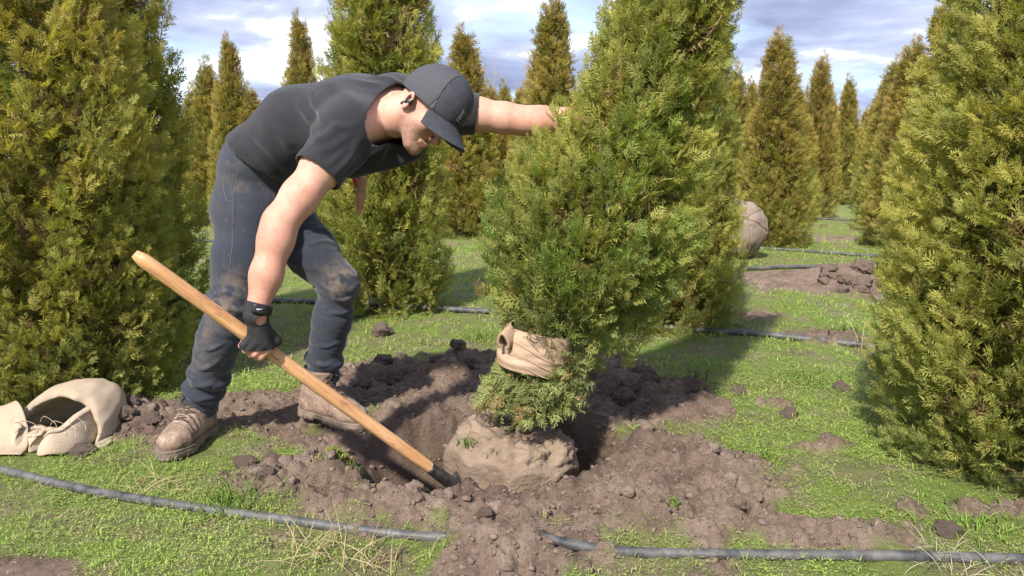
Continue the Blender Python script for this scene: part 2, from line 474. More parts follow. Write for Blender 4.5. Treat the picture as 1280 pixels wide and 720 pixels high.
for k in range(10):
    clod(rs.uniform(140, 215), rs.uniform(515, 540), rs.uniform(0.014, 0.032), 'lump of earth between the sack and the near boot', 'clods by the sack', k + 4, 0.3)
for k in range(14):
    clod(rs.uniform(1025, 1078), rs.uniform(345, 372), rs.uniform(0.035, 0.075), 'grey brown lump in the spoil heap on the grass behind', 'clods in the far spoil heap', k)
for k in range(8):
    clod(rs.uniform(450, 700), rs.uniform(630, 650), rs.uniform(0.012, 0.024), 'lump of earth on the front rim of the pit', 'clods on the front rim', k + 6, 0.3)
def finish_crumbs():
    o = link('soil_crumbs', mesh_from('soil_crumbs', np.concatenate(crumb_v), np.concatenate(crumb_f)), M['soil'])
    tag(o, 'small crumbs of brown earth strewn round the pit', 'soil', kind='stuff')

# ------------------------------------------------------------------ arborvitae foliage
def spray_template(seed, nside, minis):
    """flat fern-like fan, 1 unit long along +X; returns verts (v,3), quads, tipness"""
    r = np.random.RandomState(seed); V = []; Qd = []; T = []
    def kite(p, d, ln, w, t0, t1, zb):
        d = np.array([d[0], d[1], 0.0]); s = np.array([-d[1], d[0], 0.0]); k = len(V)
        mid = p + d * ln * 0.45
        tip = p + d * ln
        tip = tip + np.array([0, 0, zb - 0.10 * tip[0] ** 2 - 0.25 * abs(tip[1]) ** 1.5])
        V.extend([p, mid + s * w, tip, mid - s * w]); T.extend([t0, (t0 + t1) / 2, t1, (t0 + t1) / 2])
        Qd.append([k, k + 1, k + 2, k + 3])
    kite(np.array([0, 0, 0.0]), (1, 0), 1.0, 0.030, 0.0, 1.0, 0)
    for i in range(nside):
        for sgn in (-1, 1):
            x = 0.06 + 0.80 * (i + (0.25 if sgn > 0 else 0.6) * r.rand()) / nside
            a = sgn * math.radians(r.uniform(32, 52)); ln = (0.56 - 0.40 * x) * r.uniform(0.75, 1.15)
            d = (math.cos(a), math.sin(a)); p = np.array([x, 0, -0.10 * x * x])
            zb = r.uniform(-0.10, 0.10)
            kite(p, d, ln, 0.030 + 0.012 * r.rand(), 0.15 + 0.4 * x, 1.0, zb)
            if i < minis:
                for f, s2 in ((0.4, -1), (0.55, 1)):
                    a2 = a + s2 * math.radians(r.uniform(30, 45)); pp = p + np.array([d[0], d[1], 0]) * ln * f
                    kite(pp, (math.cos(a2), math.sin(a2)), ln * 0.45, 0.024, 0.4, 1.0, zb)
    return np.array(V), np.array(Qd), np.array(T)
TPL = {'near': [spray_template(s, 5, 2) for s in range(6)],
       'mid': [spray_template(s + 30, 5, 1) for s in range(5)],
       'far': [spray_template(s + 60, 4, 0) for s in range(4)]}
C_GREEN = np.array([0.140, 0.195, 0.045]); C_OLIVE = np.array([0.350, 0.335, 0.072]); C_BRONZE = np.array([0.36, 0.235, 0.070])
C_TIP = np.array([0.76, 0.69, 0.21]); C_FRESH = np.array([0.18, 0.31, 0.060]); C_BLUE = np.array([0.19, 0.225, 0.105]); C_DEAD = np.array([0.27, 0.18, 0.09])
def place(tpls, P, D, Nn, S, C, rng, tipc, tipmix):
    """instance the spray templates as one mesh"""
    which = rng.randint(0, len(tpls), len(P))
    Vs, Qs, Cs, base = [], [], [], 0
    X = nrm(D); Y = nrm(np.cross(Nn, X)); Z = np.cross(X, Y)
    for k, (tv, tq, tt) in enumerate(tpls):
        ix = np.where(which == k)[0]
        if not len(ix): continue
        W = rng.uniform(0.85, 1.25, len(ix))[:, None]
        v = (tv[None, :, 0:1] * X[ix][:, None] + (tv[None, :, 1:2] * W[:, None]) * Y[ix][:, None] + tv[None, :, 2:3] * Z[ix][:, None]) * S[ix][:, None, None] + P[ix][:, None]
        nv = len(tv)
        q = tq[None] + (np.arange(len(ix)) * nv)[:, None, None] + base
        t = (tt[None, :, None] * tipmix[ix][:, None, None])
        c = C[ix][:, None] * (1 - t) + tipc[ix][:, None] * t
        Vs.append(v.reshape(-1, 3)); Qs.append(q.reshape(-1, 4)); Cs.append(c.reshape(-1, 3)); base += len(ix) * nv
    return np.concatenate(Vs), np.concatenate(Qs), np.concatenate(Cs)
def profile(t, e=2.2):
    return np.clip(0.80 + 1.6 * t, 0, 1) * np.maximum(1 - np.clip(t, 0, 1) ** e, 0) ** 0.9
def crown(name, seed, H, R, z0, nplume, nsp, lod, size, prof=profile, bronze=0.25, zmax_dense=None, lumps=0.14, plume=(0.20, 0.40), steep=0.38, void=None, fresh=0.0, asym=None, inner=0.2, isize=1.6):
    r = np.random.RandomState(seed)
    # plume tips over the envelope, density by area
    tt = np.linspace(0, 1, 400); w = prof(tt) + 0.06
    if zmax_dense: w = np.where(z0 + tt * (H - z0) > zmax_dense, w * 0.45, w)
    cdf = np.cumsum(w); cdf /= cdf[-1]
    t = np.interp((np.arange(nplume) + r.rand(nplume)) / nplume, cdf, tt)
    a = r.permutation(np.arange(nplume) * 2.399963) + 0.3 * r.randn(nplume)
    rad = np.stack([np.cos(a), np.sin(a), np.zeros_like(a)], 1)
    zt = z0 + t * (H - z0)
    env = R * prof(t)
    lump = noise3(np.stack([np.cos(a) * 2.2 + seed, np.sin(a) * 2.2, zt * 2.6], 1)) + 0.5 * noise3(np.stack([np.cos(a) * 5 + seed, np.sin(a) * 5, zt * 5.0], 1))
    rr = env * (0.95 + lumps * lump + 0.035 * r.randn(nplume)) + 0.010
    if asym is not None: rr = rr * asym(a, t)
    tip = rad * rr[:, None]; tip[:, 2] = zt + 0.04 * r.randn(nplume)
    up = np.array([0, 0, 1.0])
    dirv = nrm(rad * (steep + 0.25 * (1 - t)[:, None]) + up + 0.16 * r.randn(nplume, 3))
    ln = r.uniform(plume[0], plume[1], nplume) * (0.75 + 0.5 * (1 - t))
    if void is not None:
        keep = ~void(a, zt); tip, dirv, ln, rad, t, lump, a = [q[keep] for q in (tip, dirv, ln, rad, t, lump, a)]
    npl = len(tip)
    # sprays along the plumes
    s = (np.arange(nsp)[None] + r.rand(npl, nsp)) / nsp
    s = s ** 0.85
    base = tip - dirv * ln[:, None]
    perp1 = nrm(np.cross(dirv, rad + 1e-3)); perp2 = np.cross(perp1, dirv)
    ph = r.rand(npl, nsp) * 6.283
    off = (0.012 + 0.046 * (1 - s) * (ln / 0.3)[:, None])
    side = perp1[:, None] * np.cos(ph)[..., None] + perp2[:, None] * np.sin(ph)[..., None]
    P = base[:, None] + dirv[:, None] * (ln[:, None] * s)[..., None] + side * off[..., None]
    D = nrm(dirv[:, None] * (0.55 + 0.6 * s)[..., None] + side * (0.60 - 0.25 * s)[..., None] + rad[:, None] * (0.15 + 0.30 * (1 - s))[..., None] + 0.22 * r.randn(npl, nsp, 3))
    Nn = nrm(np.cross(D, side) + 0.7 * r.randn(npl, nsp, 3))
    S = size * r.uniform(0.7, 1.25, (npl, nsp)) * (0.75 + 0.35 * (1 - s))
    # colour by plume and by spray (natural variation, plus bright tips and shaded gaps put into the colour)
    pb = r.rand(npl)
    pick = np.clip(0.45 + 0.35 * lump + 0.25 * r.randn(npl), 0, 1)
    pc = C_GREEN[None] * (1 - pick[:, None]) + C_OLIVE[None] * pick[:, None]
    bz = np.clip(bronze * (0.3 + 1.4 * t ** 1.5) + 0.2 * r.randn(npl) * bronze * 2, 0, 0.85)
    pc = pc * (1 - bz[:, None]) + C_BRONZE[None] * bz[:, None]
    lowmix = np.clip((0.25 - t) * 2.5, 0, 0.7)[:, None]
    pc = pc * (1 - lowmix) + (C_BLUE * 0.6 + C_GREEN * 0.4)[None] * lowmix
    if fresh: 
        fm = (r.rand(npl) < fresh)[:, None] * 0.7
        pc = pc * (1 - fm) + C_FRESH[None] * fm
    C = pc[:, None] * (0.80 + 0.4 * r.rand(npl, nsp))[..., None]
    dead = (r.rand(npl, nsp) < 0.012 * (1 - s) * 2)
    C = np.where(dead[..., None], C_DEAD[None, None], C)
    tipc = C * 0.5 + 0.5 * (C_TIP[None, None] * (1 - 0.5 * bz[:, None, None]) + C_BRONZE * 0.5 * bz[:, None, None])
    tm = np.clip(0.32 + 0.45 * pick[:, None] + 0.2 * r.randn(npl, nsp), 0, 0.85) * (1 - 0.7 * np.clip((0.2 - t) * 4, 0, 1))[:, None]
    tm = np.where(dead, 0, tm)
    P, D, Nn, C, tipc = [q.reshape(-1, 3) for q in (P, D, Nn, C, tipc)]
    S, tm = S.ravel(), tm.ravel()
    # sparse inner sprays so the crown is deep
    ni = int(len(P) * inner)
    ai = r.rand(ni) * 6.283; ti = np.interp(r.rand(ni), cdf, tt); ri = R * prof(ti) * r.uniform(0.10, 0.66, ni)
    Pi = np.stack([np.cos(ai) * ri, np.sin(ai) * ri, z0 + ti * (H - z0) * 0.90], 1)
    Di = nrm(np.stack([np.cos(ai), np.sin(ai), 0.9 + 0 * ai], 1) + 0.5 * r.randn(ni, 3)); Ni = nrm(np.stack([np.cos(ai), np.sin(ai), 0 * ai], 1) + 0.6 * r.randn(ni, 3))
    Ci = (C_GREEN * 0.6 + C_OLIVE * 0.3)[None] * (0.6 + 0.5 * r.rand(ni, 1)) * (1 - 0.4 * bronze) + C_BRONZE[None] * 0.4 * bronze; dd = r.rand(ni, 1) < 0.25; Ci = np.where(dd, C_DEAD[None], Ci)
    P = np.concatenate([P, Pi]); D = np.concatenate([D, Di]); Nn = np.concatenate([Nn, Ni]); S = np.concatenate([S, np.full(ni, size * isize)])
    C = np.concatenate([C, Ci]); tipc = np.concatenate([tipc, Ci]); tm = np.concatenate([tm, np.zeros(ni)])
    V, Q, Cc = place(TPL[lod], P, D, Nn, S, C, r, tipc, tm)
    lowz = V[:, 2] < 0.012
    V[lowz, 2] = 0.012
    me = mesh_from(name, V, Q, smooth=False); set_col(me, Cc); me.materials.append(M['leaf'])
    return me
def trunk_mesh(name, seed, H, r0, R, nlimb=16, z0=0.0, prof=profile, ns=7):
    r = np.random.RandomState(seed); mb = MB()
    zz_ = np.linspace(z0, H * 0.93, 10); wob = np.cumsum(0.008 * r.randn(10, 2), 0); wob[0] = 0
    mb.add(*tube_geo(np.stack([wob[:, 0], wob[:, 1], zz_], 1), r0 * (1.25 - 1.1 * np.linspace(0, 1, 10)) , ns))
    for k in range(nlimb):
        t = 0.05 + 0.75 * (k + r.rand()) / nlimb; a = r.rand() * 6.28; z = t * H
        rr = R * float(prof(np.array(t))) * 0.72; ln = rr
        p0 = np.array([np.interp(z, zz_, wob[:, 0]), np.interp(z, zz_, wob[:, 1]), z]); d = np.array([math.cos(a), math.sin(a), 0])
        pts = [p0, p0 + d * ln * 0.4 + [0, 0, 0.10 * ln], p0 + d * ln * 0.8 + [0, 0, 0.45 * ln], p0 + d * ln + [0, 0, 0.95 * ln]]
        mb.add(*tube_geo(spline(pts, 6), np.linspace(r0 * 0.35, r0 * 0.08, 6), 5))
    me = mb.build(name); me.materials.append(M['bark'])
    return me

def tree(px, Y, crown_me, trunk_me, label, rot=0.0, sc=(1, 1, 1), group='arborvitae in the rows behind', tilt=(0, 0)):
    x = J(px, 300, Y)[0]
    t = empty('arborvitae_tree', (x, Y, gz(x, Y)))
    t.rotation_euler = (tilt[0], tilt[1], rot); t.scale = sc
    tag(t, label, 'tree', group)
    a = bpy.data.objects.new('trunk', trunk_me); COL.objects.link(a); a.parent = t
    c = bpy.data.objects.new('crown', crown_me); COL.objects.link(c); c.parent = t; c['kind'] = 'stuff'
    return t

tr_std = trunk_mesh('trunk', 3, 3.1, 0.035, 0.45)
# left foreground tree, with a bare gap low on its right front showing twigs
def left_void(a, z):
    return (np.abs(z - 0.80) < 0.26) & (np.abs(((a + 1.15 + np.pi) % (2 * np.pi)) - np.pi) < 0.20)
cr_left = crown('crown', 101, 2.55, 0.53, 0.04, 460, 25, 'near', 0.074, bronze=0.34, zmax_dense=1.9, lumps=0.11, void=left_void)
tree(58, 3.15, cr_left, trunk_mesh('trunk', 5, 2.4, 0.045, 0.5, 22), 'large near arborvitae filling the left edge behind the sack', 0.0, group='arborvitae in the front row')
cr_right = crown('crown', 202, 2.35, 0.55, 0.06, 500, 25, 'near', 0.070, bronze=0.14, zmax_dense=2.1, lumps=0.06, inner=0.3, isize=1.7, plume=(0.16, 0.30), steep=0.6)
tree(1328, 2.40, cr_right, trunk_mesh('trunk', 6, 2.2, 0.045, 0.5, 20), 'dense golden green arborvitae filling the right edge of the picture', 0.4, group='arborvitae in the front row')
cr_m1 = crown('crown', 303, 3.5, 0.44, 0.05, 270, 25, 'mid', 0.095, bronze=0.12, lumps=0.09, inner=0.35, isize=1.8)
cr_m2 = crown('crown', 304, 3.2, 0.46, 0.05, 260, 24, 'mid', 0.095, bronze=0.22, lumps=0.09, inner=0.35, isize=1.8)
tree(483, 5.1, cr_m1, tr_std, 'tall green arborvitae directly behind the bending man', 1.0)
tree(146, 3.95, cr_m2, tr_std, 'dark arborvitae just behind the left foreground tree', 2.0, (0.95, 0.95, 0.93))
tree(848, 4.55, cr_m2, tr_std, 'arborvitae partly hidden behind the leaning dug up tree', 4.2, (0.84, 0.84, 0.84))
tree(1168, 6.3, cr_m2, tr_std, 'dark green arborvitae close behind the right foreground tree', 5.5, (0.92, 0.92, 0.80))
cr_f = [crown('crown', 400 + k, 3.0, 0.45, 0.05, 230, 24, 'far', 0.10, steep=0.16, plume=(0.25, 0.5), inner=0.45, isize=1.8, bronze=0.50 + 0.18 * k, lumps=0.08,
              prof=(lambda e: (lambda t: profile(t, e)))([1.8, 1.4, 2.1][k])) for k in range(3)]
tr_far = trunk_mesh('trunk', 9, 2.9, 0.035, 0.4, 6, ns=5)
FAR = [  # px, Y, height, radius, variant, label
    (270, 12.3, 2.75, .42, 0, 'bronze arborvitae left of the tall dark spire beyond the left tree'),
    (300, 11.4, 3.00, .40, 1, 'pointed arborvitae with the tallest spire in the clump left of the man'),
    (322, 14.5, 2.55, .42, 2, 'short arborvitae low on the right side of the left hand clump'),
    (252, 13.4, 2.45, .42, 0, 'brownish arborvitae at the left end of the clump beside the left tree'),
    (386, 9.8, 3.00, .36, 1, 'slim bronze arborvitae rising above the back of the man'),
    (336, 22.0, 2.85, .40, 0, 'tiny distant arborvitae left of the bare tree, above the back of the man'),
    (354, 23.0, 3.20, .40, 1, 'tiny distant pointed arborvitae in front of the bare tree'),
    (583, 10.4, 2.95, .50, 1, 'bronze topped arborvitae behind the black cap'),
    (688, 8.8, 3.02, .47, 1, 'tall pointed arborvitae above the outstretched arm'),
    (630, 17.5, 2.95, .42, 0, 'left one of two small far arborvitae above the outstretched arm'),
    (652, 16.5, 2.80, .42, 2, 'right one of two small far arborvitae above the outstretched arm'),
    (912, 11.5, 2.55, .36, 0, 'bronze arborvitae peeking out right of the leaning tree'),
    (930, 18.5, 3.15, .40, 2, 'far reddish arborvitae in the gap right of the leaning tree'),
    (962, 9.2, 2.68, .47, 1, 'broad arborvitae standing behind the burlap wrapped root ball'),
    (1013, 14.0, 3.08, .40, 2, 'second arborvitae of the receding row, right of the burlap ball tree'),
    (1048, 18.5, 3.20, .40, 0, 'third and slimmer arborvitae of the receding row at right'),
    (1072, 27.0, 3.10, .45, 1, 'far arborvitae at the end of the grass lane'),
    (1104, 11.4, 2.68, .45, 0, 'golden arborvitae on the right side of the grass lane'),
    (1086, 16.5, 2.65, .42, 2, 'slim arborvitae on the right side of the lane, farther back'),
    (996, 22.0, 2.90, .42, 0, 'distant arborvitae glimpsed between the two nearest of the right row'),
    (1032, 30.0, 3.00, .45, 2, 'distant arborvitae in the narrow gap of the right hand row'),
    (1062, 38.0, 3.10, .50, 0, 'most distant arborvitae closing the grass lane'),
    (612, 13.5, 2.50, .45, 2, 'arborvitae in shade under the outstretched arm'),
    (664, 12.5, 2.40, .45, 0, 'low arborvitae behind the forearm of the man'),
    (640, 26.0, 2.90, .45, 2, 'far arborvitae low in the gap under the arm'),
    (600, 30.0, 2.80, .45, 0, 'far arborvitae close to the right of the cap'),
    (225, 17.0, 2.70, .45, 1, 'arborvitae mostly hidden by the trees on the left'),
    (560, 19.0, 2.70, .45, 2, 'arborvitae mostly hidden behind the cap and the tall green tree'),
    (410, 16.0, 2.75, .42, 0, 'arborvitae low between the slim bronze one and the tall green one'),
    (985, 13.0, 2.30, .42, 2, 'low arborvitae filling the gap right of the broad one'),
    (1030, 20.0, 2.70, .42, 1, 'arborvitae between the second and third of the receding row'),
    (1122, 9.0, 2.55, .42, 1, 'arborvitae overlapping the golden one right of the lane'),
    (944, 26.0, 2.90, .42, 1, 'far arborvitae just left of the broad one by the burlap ball')]
for k, (px, Y, H, R, v, lab) in enumerate(FAR):
    tree(px, Y, cr_f[v], tr_far, lab, k * 1.9, (1.10 * R / .45, 1.10 * R / .45, H / 3.0))

# ------------------------------------------------------------------ bare trees far behind
def bare_tree(px, Y, H, seed, label):
    r = np.random.RandomState(seed); mt, mbr = MB(), MB()
    def rec(p, d, ln, rad, depth, mb):
        q = p + d * ln
        mid = (p + q) / 2 + 0.05 * ln * r.randn(3)
        mb.add(*tube_geo(spline([p, mid, q], 4), np.linspace(rad, rad * 0.6, 4), 5, caps=False))
        if depth == 0: return
        for k in range(r.randint(2, 4)):
            nd = nrm(d + 0.42 * r.randn(3) + [0, 0, 0.25]); rec(p + d * ln * r.uniform(0.55, 1.0), nd, ln * r.uniform(0.55, 0.8), rad * 0.55, depth - 1, mbr)
    x = J(px, 300, Y)[0]; t = empty('bare_tree', (x, Y, gz(x, Y)))
    rec(np.zeros(3), np.array([0, 0, 1.0]), H * 0.36, H * 0.010, 5, mt)
    for nm, mb in (('trunk', mt), ('crown', mbr)):
        o = link(nm, mb.build(nm), M['greybark'], t)
    tag(t, label, 'tree', 'bare trees on the skyline')
bare_tree(356, 60, 12.5, 4, 'bare leafless tree on the skyline left of the slim bronze arborvitae')
bare_tree(612, 70, 12.5, 8, 'faint bare tree on the skyline just right of the cap')
bare_tree(640, 74, 14.0, 15, 'faint bare tree on the skyline left of the tall pointed arborvitae')

# ------------------------------------------------------------------ the dug up leaning tree
BALL = np.array([-0.005, 2.54, -0.095])
lt = empty('leaning_arborvitae', BALL)
tag(lt, 'half dug arborvitae leaning right, held by the man, roots in the pit', 'tree')
ax0 = J(657, 520, 2.53); ax1 = J(842, 20, 2.62)
ax = nrm(ax1 - ax0)
q = Vector((0, 0, 1)).rotation_difference(Vector(ax)).to_matrix().to_4x4()
LT_M = Matrix.Translation(Vector(ax0)) @ q
def lt_prof(t):  # t over 0.24..2.35 m along the stem
    s = 0.53 + t * 1.82
    return np.interp(s, [0.53, 0.57, 0.62, 0.69, 0.85, 1.10, 1.40, 1.65, 2.0, 2.25, 2.35], [0.60, 0.78, 0.92, 1.0, 0.92, 0.70, 0.56, 0.46, 0.30, 0.14, 0.05])
def lt_asym(a, t):
    # squeezed where the man pushes in with his hand, fuller low on the left
    s = 0.53 + t * 1.82
    da = np.abs(((a - np.pi + np.pi) % (2 * np.pi)) - np.pi)
    push = np.exp(-(da / 0.7) ** 2) * np.exp(-((s - 1.10) / 0.13) ** 2)
    return (1 - 0.16 * push) * (1 + 0.13 * np.exp(-(da / 1.0) ** 2) * sstep(1.05, 0.8, s))
cme = crown('crown', 777, 2.35, 0.345, 0.53, 400, 26, 'near', 0.074, prof=lt_prof, bronze=0.12, zmax_dense=1.75, lumps=0.12, plume=(0.2, 0.36), steep=0.42, fresh=0.12, asym=lt_asym)
cme.transform(LT_M)
c = link('crown', cme); c['kind'] = 'stuff'; localise(c, lt)
tme = trunk_mesh('trunk', 21, 2.3, 0.034, 0.34, 14, z0=-0.05, prof=lambda t: np.clip(t * 6, 0.2, 1) * (1 - t ** 2)); tme.transform(LT_M)
localise(link('trunk', tme), lt)
# lower skirt of foliage under the burlap tie, drooping over the ball
r = np.random.RandomState(31); N = 2100
aa = r.rand(N) * 6.283; ss = r.rand(N)
rad = np.stack([np.cos(aa), np.sin(aa), 0 * aa], 1)
hh = r.uniform(0.05, 0.25, N); up_ = np.arange(N) >= 1500; hh = np.where(up_, r.uniform(0.22, 0.50, N), hh)
Pk = ax0 + np.array([-0.01, 0, 0]) + rad * (0.04 + 0.115 * ss * np.clip(1.25 - hh * 2.5, 0.4, 1))[:, None] * np.where(up_, 0.72, 1.0)[:, None] + ax[None] * hh[:, None] + np.where(up_, 1.0, 0.0)[:, None] * np.array([-0.05, -0.03, 0])
Dk = nrm(rad * (0.9 + 0.3 * ss[:, None]) + np.array([0, 0, -0.55]) * ss[:, None] + ax[None] * 0.45 * (1 - ss[:, None]) + 0.3 * r.randn(N, 3) + np.where(up_, 1.6, 0.0)[:, None] * ax[None])
Ck = (C_BLUE * 0.75 + C_OLIVE * 0.25)[None] * (0.7 + 0.7 * r.rand(N, 1)); dk = r.rand(N, 1) < 0.10; Ck = np.where(dk, C_DEAD[None] * 1.3, Ck)
V, Qk, Cc = place(TPL['near'], Pk, Dk, nrm(rad + 0.8 * r.randn(N, 3)), 0.07 * r.uniform(0.7, 1.3, N), Ck, r, Ck * 1.25, np.full(N, 0.6))
me = mesh_from('lower_foliage', V, Qk, smooth=False); set_col(me, Cc); me.materials.append(M['leaf'])
o = link('lower_foliage', me); o['kind'] = 'stuff'; localise(o, lt)
# the root ball, shaved with a spade: broad facets on a drum of earth
Vb = IV3.copy()
import bmesh as _bm
bm = _bm.new(); _bm.ops.create_icosphere(bm, subdivisions=6, radius=1.0)
Vb = np.array([v.co[:] for v in bm.verts]); Fb = np.array([[v.index for v in f.verts] for f in bm.faces]); bm.free()
d = np.full(len(Vb), 1.07)
for k, (az, el, off) in enumerate([(-1.95, -0.10, .93), (-1.25, -0.05, .95), (-0.55, -0.15, .90), (0.25, -0.2, .95), (1.1, -0.2, .95), (2.0, -0.2, .97), (2.8, -0.2, .95), (-2.6, -0.15, .93), (0, 1.57, .84), (0, -1.57, .82), (-1.6, -0.75, .98), (-0.5, -0.8, .98), (0.8, -0.8, 1.0), (2.4, -0.8, 1.0), (-2.6, -0.8, 1.0)]):
    nn = np.array([math.cos(az) * math.cos(el), math.sin(az) * math.cos(el), math.sin(el)])
    dp = Vb @ nn
    d = np.minimum(d, np.where(dp > 0.05, off / np.maximum(dp, 0.05), 9))
Vb = Vb * d[:, None]
rough = 0.014 * fbm(Vb * 2.2 + 3, 3, 0.5) + 0.020 * np.clip(fbm(Vb * 3.1 + 8, 3), 0, 1) * fbm(Vb * 14, 3, 0.6) + 0.006 * fbm(Vb * 26, 2)
Vb = Vb * (1 + rough + np.where(Vb[:, 2] > 0.55, 0.10 * fbm(Vb * 6 + 9, 3), 0))[:, None]
Vb = Vb * np.array([0.232, 0.215, 0.190])
tilt = Matrix.Rotation(math.radians(10), 4, 'Y')
me = mesh_from('root_ball', Vb, Fb); me.materials.append(M['soil_dry']); me.transform(tilt)
o = link('root_ball', me, None, lt)

# ------------------------------------------------------------------ weeds and grass (low cover nobody could count)
def leaf_quads(P, D, up, L, W, C, fold=0.15):
    """little pointed leaves: 4 verts kite, lifted"""
    side = nrm(np.cross(D, up))
    mid = P + D * (L * 0.5)[:, None] + up * (L * fold)[:, None]
    tip = P + D * L[:, None]
    V = np.stack([P, mid + side * (W / 2)[:, None], tip, mid - side * (W / 2)[:, None]], 1).reshape(-1, 3)
    Qq = np.arange(len(P) * 4).reshape(-1, 4)
    return V, Qq, np.repeat(C, 4, 0)
OBST = [(-0.005, 2.53, 0.27)]
BOOTS = [(JG(235, 565)[0], JG(235, 565)[1] + 0.08, 0.15), (JG(405, 540)[0], JG(405, 540)[1], 0.16)]
def cover_points(N, y0, y1, r, power=1.0, xmax=None):
    y = y0 + (y1 - y0) * r.rand(N) ** power
    x = (r.rand(N) * 2 - 1) * (0.74 * y + 0.25)
    sm = soil_mask(x, y)
    dens = 0.5 + 0.5 * n2(x, y, 2.3, 3, 12.0) + 0.4 * n2(x, y, 8, 2, 3.0)
    ok = (r.rand(N) > sm * 1.03 - 0.015) & (r.rand(N) < np.clip(0.18 + 1.05 * dens, 0.05, 1))
    for cx, cy, rr in OBST + BOOTS: ok &= (x - cx) ** 2 + (y - cy) ** 2 > rr ** 2
    return x[ok], y[ok]
def build_cover(name, N, y0, y1, seed, hmax, leafL, per, power, label, material='grass', blade=False):
    r = np.random.RandomState(seed)
    x, y = cover_points(N, y0, y1, r, power)
    z = ground_z(x, y)
    nplant = len(x)
    hue = n2(x, y, 1.7, 3, 21.0) + 0.4 * n2(x, y, 9, 2, 4.0)
    base = np.stack([x, y, z], 1)
    base = np.repeat(base, per, 0); hue = np.repeat(hue, per); n_ = len(base)
    yy = np.repeat(y, per)
    sc = np.clip(yy / 2.6, 0.85, 3.2) ** 0.8
    a = r.rand(n_) * 6.283
    if blade:
        D = nrm(np.stack([np.cos(a) * 0.55, np.sin(a) * 0.55, 0.55 + r.rand(n_)], 1)); up = nrm(np.stack([np.cos(a), np.sin(a), -0.4 + 0 * a], 1)) * -1
        L = leafL * sc * r.uniform(0.5, 1.4, n_); W = 0.0036 * sc
        P = base + 0.008 * r.randn(n_, 3) * [1, 1, 0]
    else:
        h = hmax * r.rand(n_) ** 1.4 * np.clip(0.75 + 0.5 * hue, 0.3, 1.3)
        P = base + np.stack([0.017 * sc * r.randn(n_), 0.017 * sc * r.randn(n_), h * np.sqrt(sc)], 1)
        D = nrm(np.stack([np.cos(a), np.sin(a), r.uniform(-0.15, 0.75, n_)], 1)); up = np.broadcast_to(np.array([0, 0, 1.0]), D.shape)
        L = leafL * sc * r.uniform(0.6, 1.35, n_); W = L * r.uniform(0.22, 0.60, n_)
    P[:, 2] = np.maximum(P[:, 2], base[:, 2] - 0.003)
    c1, c2, c3 = np.array([0.195, 0.300, 0.060]), np.array([0.36, 0.47, 0.120]), np.array([0.47, 0.42, 0.18])
    k = np.clip(0.45 + 0.45 * hue + 0.22 * r.randn(n_), 0, 1)[:, None]
    C = c1 * (1 - k) + c2 * k
    yel = (r.rand(n_, 1) < np.clip(0.17 - 0.35 * hue, 0.04, 0.55)[:, None]) * 0.75
    C = C * (1 - yel) + c3 * yel
    V, Qq, Cc = leaf_quads(P, D, up, L, W, C, 0.18)
    me = mesh_from(name, V, Qq, smooth=False); set_col(me, Cc)
    return tag(link(name, me, M[material]), label, 'grass', kind='stuff')
build_cover('weed_cover', 38000, 1.55, 3.4, 1, 0.018, 0.0085, 5, 0.9, 'low green chickweed leaves carpeting the near ground')
build_cover('grass_blades', 6500, 1.55, 4.5, 2, 0.03, 0.027, 3, 0.9, 'thin green grass blades among the weeds', blade=True)
build_cover('far_weed_cover', 28000, 3.3, 9.0, 3, 0.016, 0.0095, 4, 1.25, 'green weed cover on the ground behind the pit')
build_cover('far_grass_blades', 9000, 4.0, 14.0, 4, 0.03, 0.024, 3, 1.3, 'grass blades between the tree rows', blade=True)

def litter(name, N, y0, y1, seed, label):
    r = np.random.RandomState(seed)
    y = y0 + (y1 - y0) * r.rand(N); x = (r.rand(N) * 2 - 1) * (0.74 * y + 0.2)
    w = n2(x, y, 2.9, 3, 31.0) + 0.25 * r.randn(N); sm = soil_mask(x, y)
    ok = (w > 0.0) & (r.rand(N) > sm * 0.85) & (np.hypot((x + 0.1) / 0.55, (y - 2.5) / 0.45) > 1)
    x, y = x[ok], y[ok]; n_ = len(x); a = r.rand(n_) * 6.283
    P = np.stack([x, y, ground_z(x, y) + 0.004 + 0.012 * r.rand(n_)], 1)
    D = nrm(np.stack([np.cos(a), np.sin(a), 0.25 * r.randn(n_)], 1)); L = r.uniform(0.010, 0.042, n_) * np.clip(y / 2.4, 0.8, 1.6)
    k = r.rand(n_, 1); C = np.array([0.30, 0.22, 0.13]) * (1 - k) + np.array([0.60, 0.50, 0.33]) * k
    V, Qq, Cc = leaf_quads(P, D, np.broadcast_to(np.array([0, 0, 1.0]), D.shape), L, np.clip(L * 0.10, 0.0013, 0.0026), C, 0.06)
    me = mesh_from(name, V, Qq, smooth=False); set_col(me, Cc)
    return tag(link(name, me, M['grass']), label, 'litter', kind='stuff')
litter('dry_litter', 15000, 1.55, 4.2, 41, 'dead tan stalks and litter lying among the weeds')

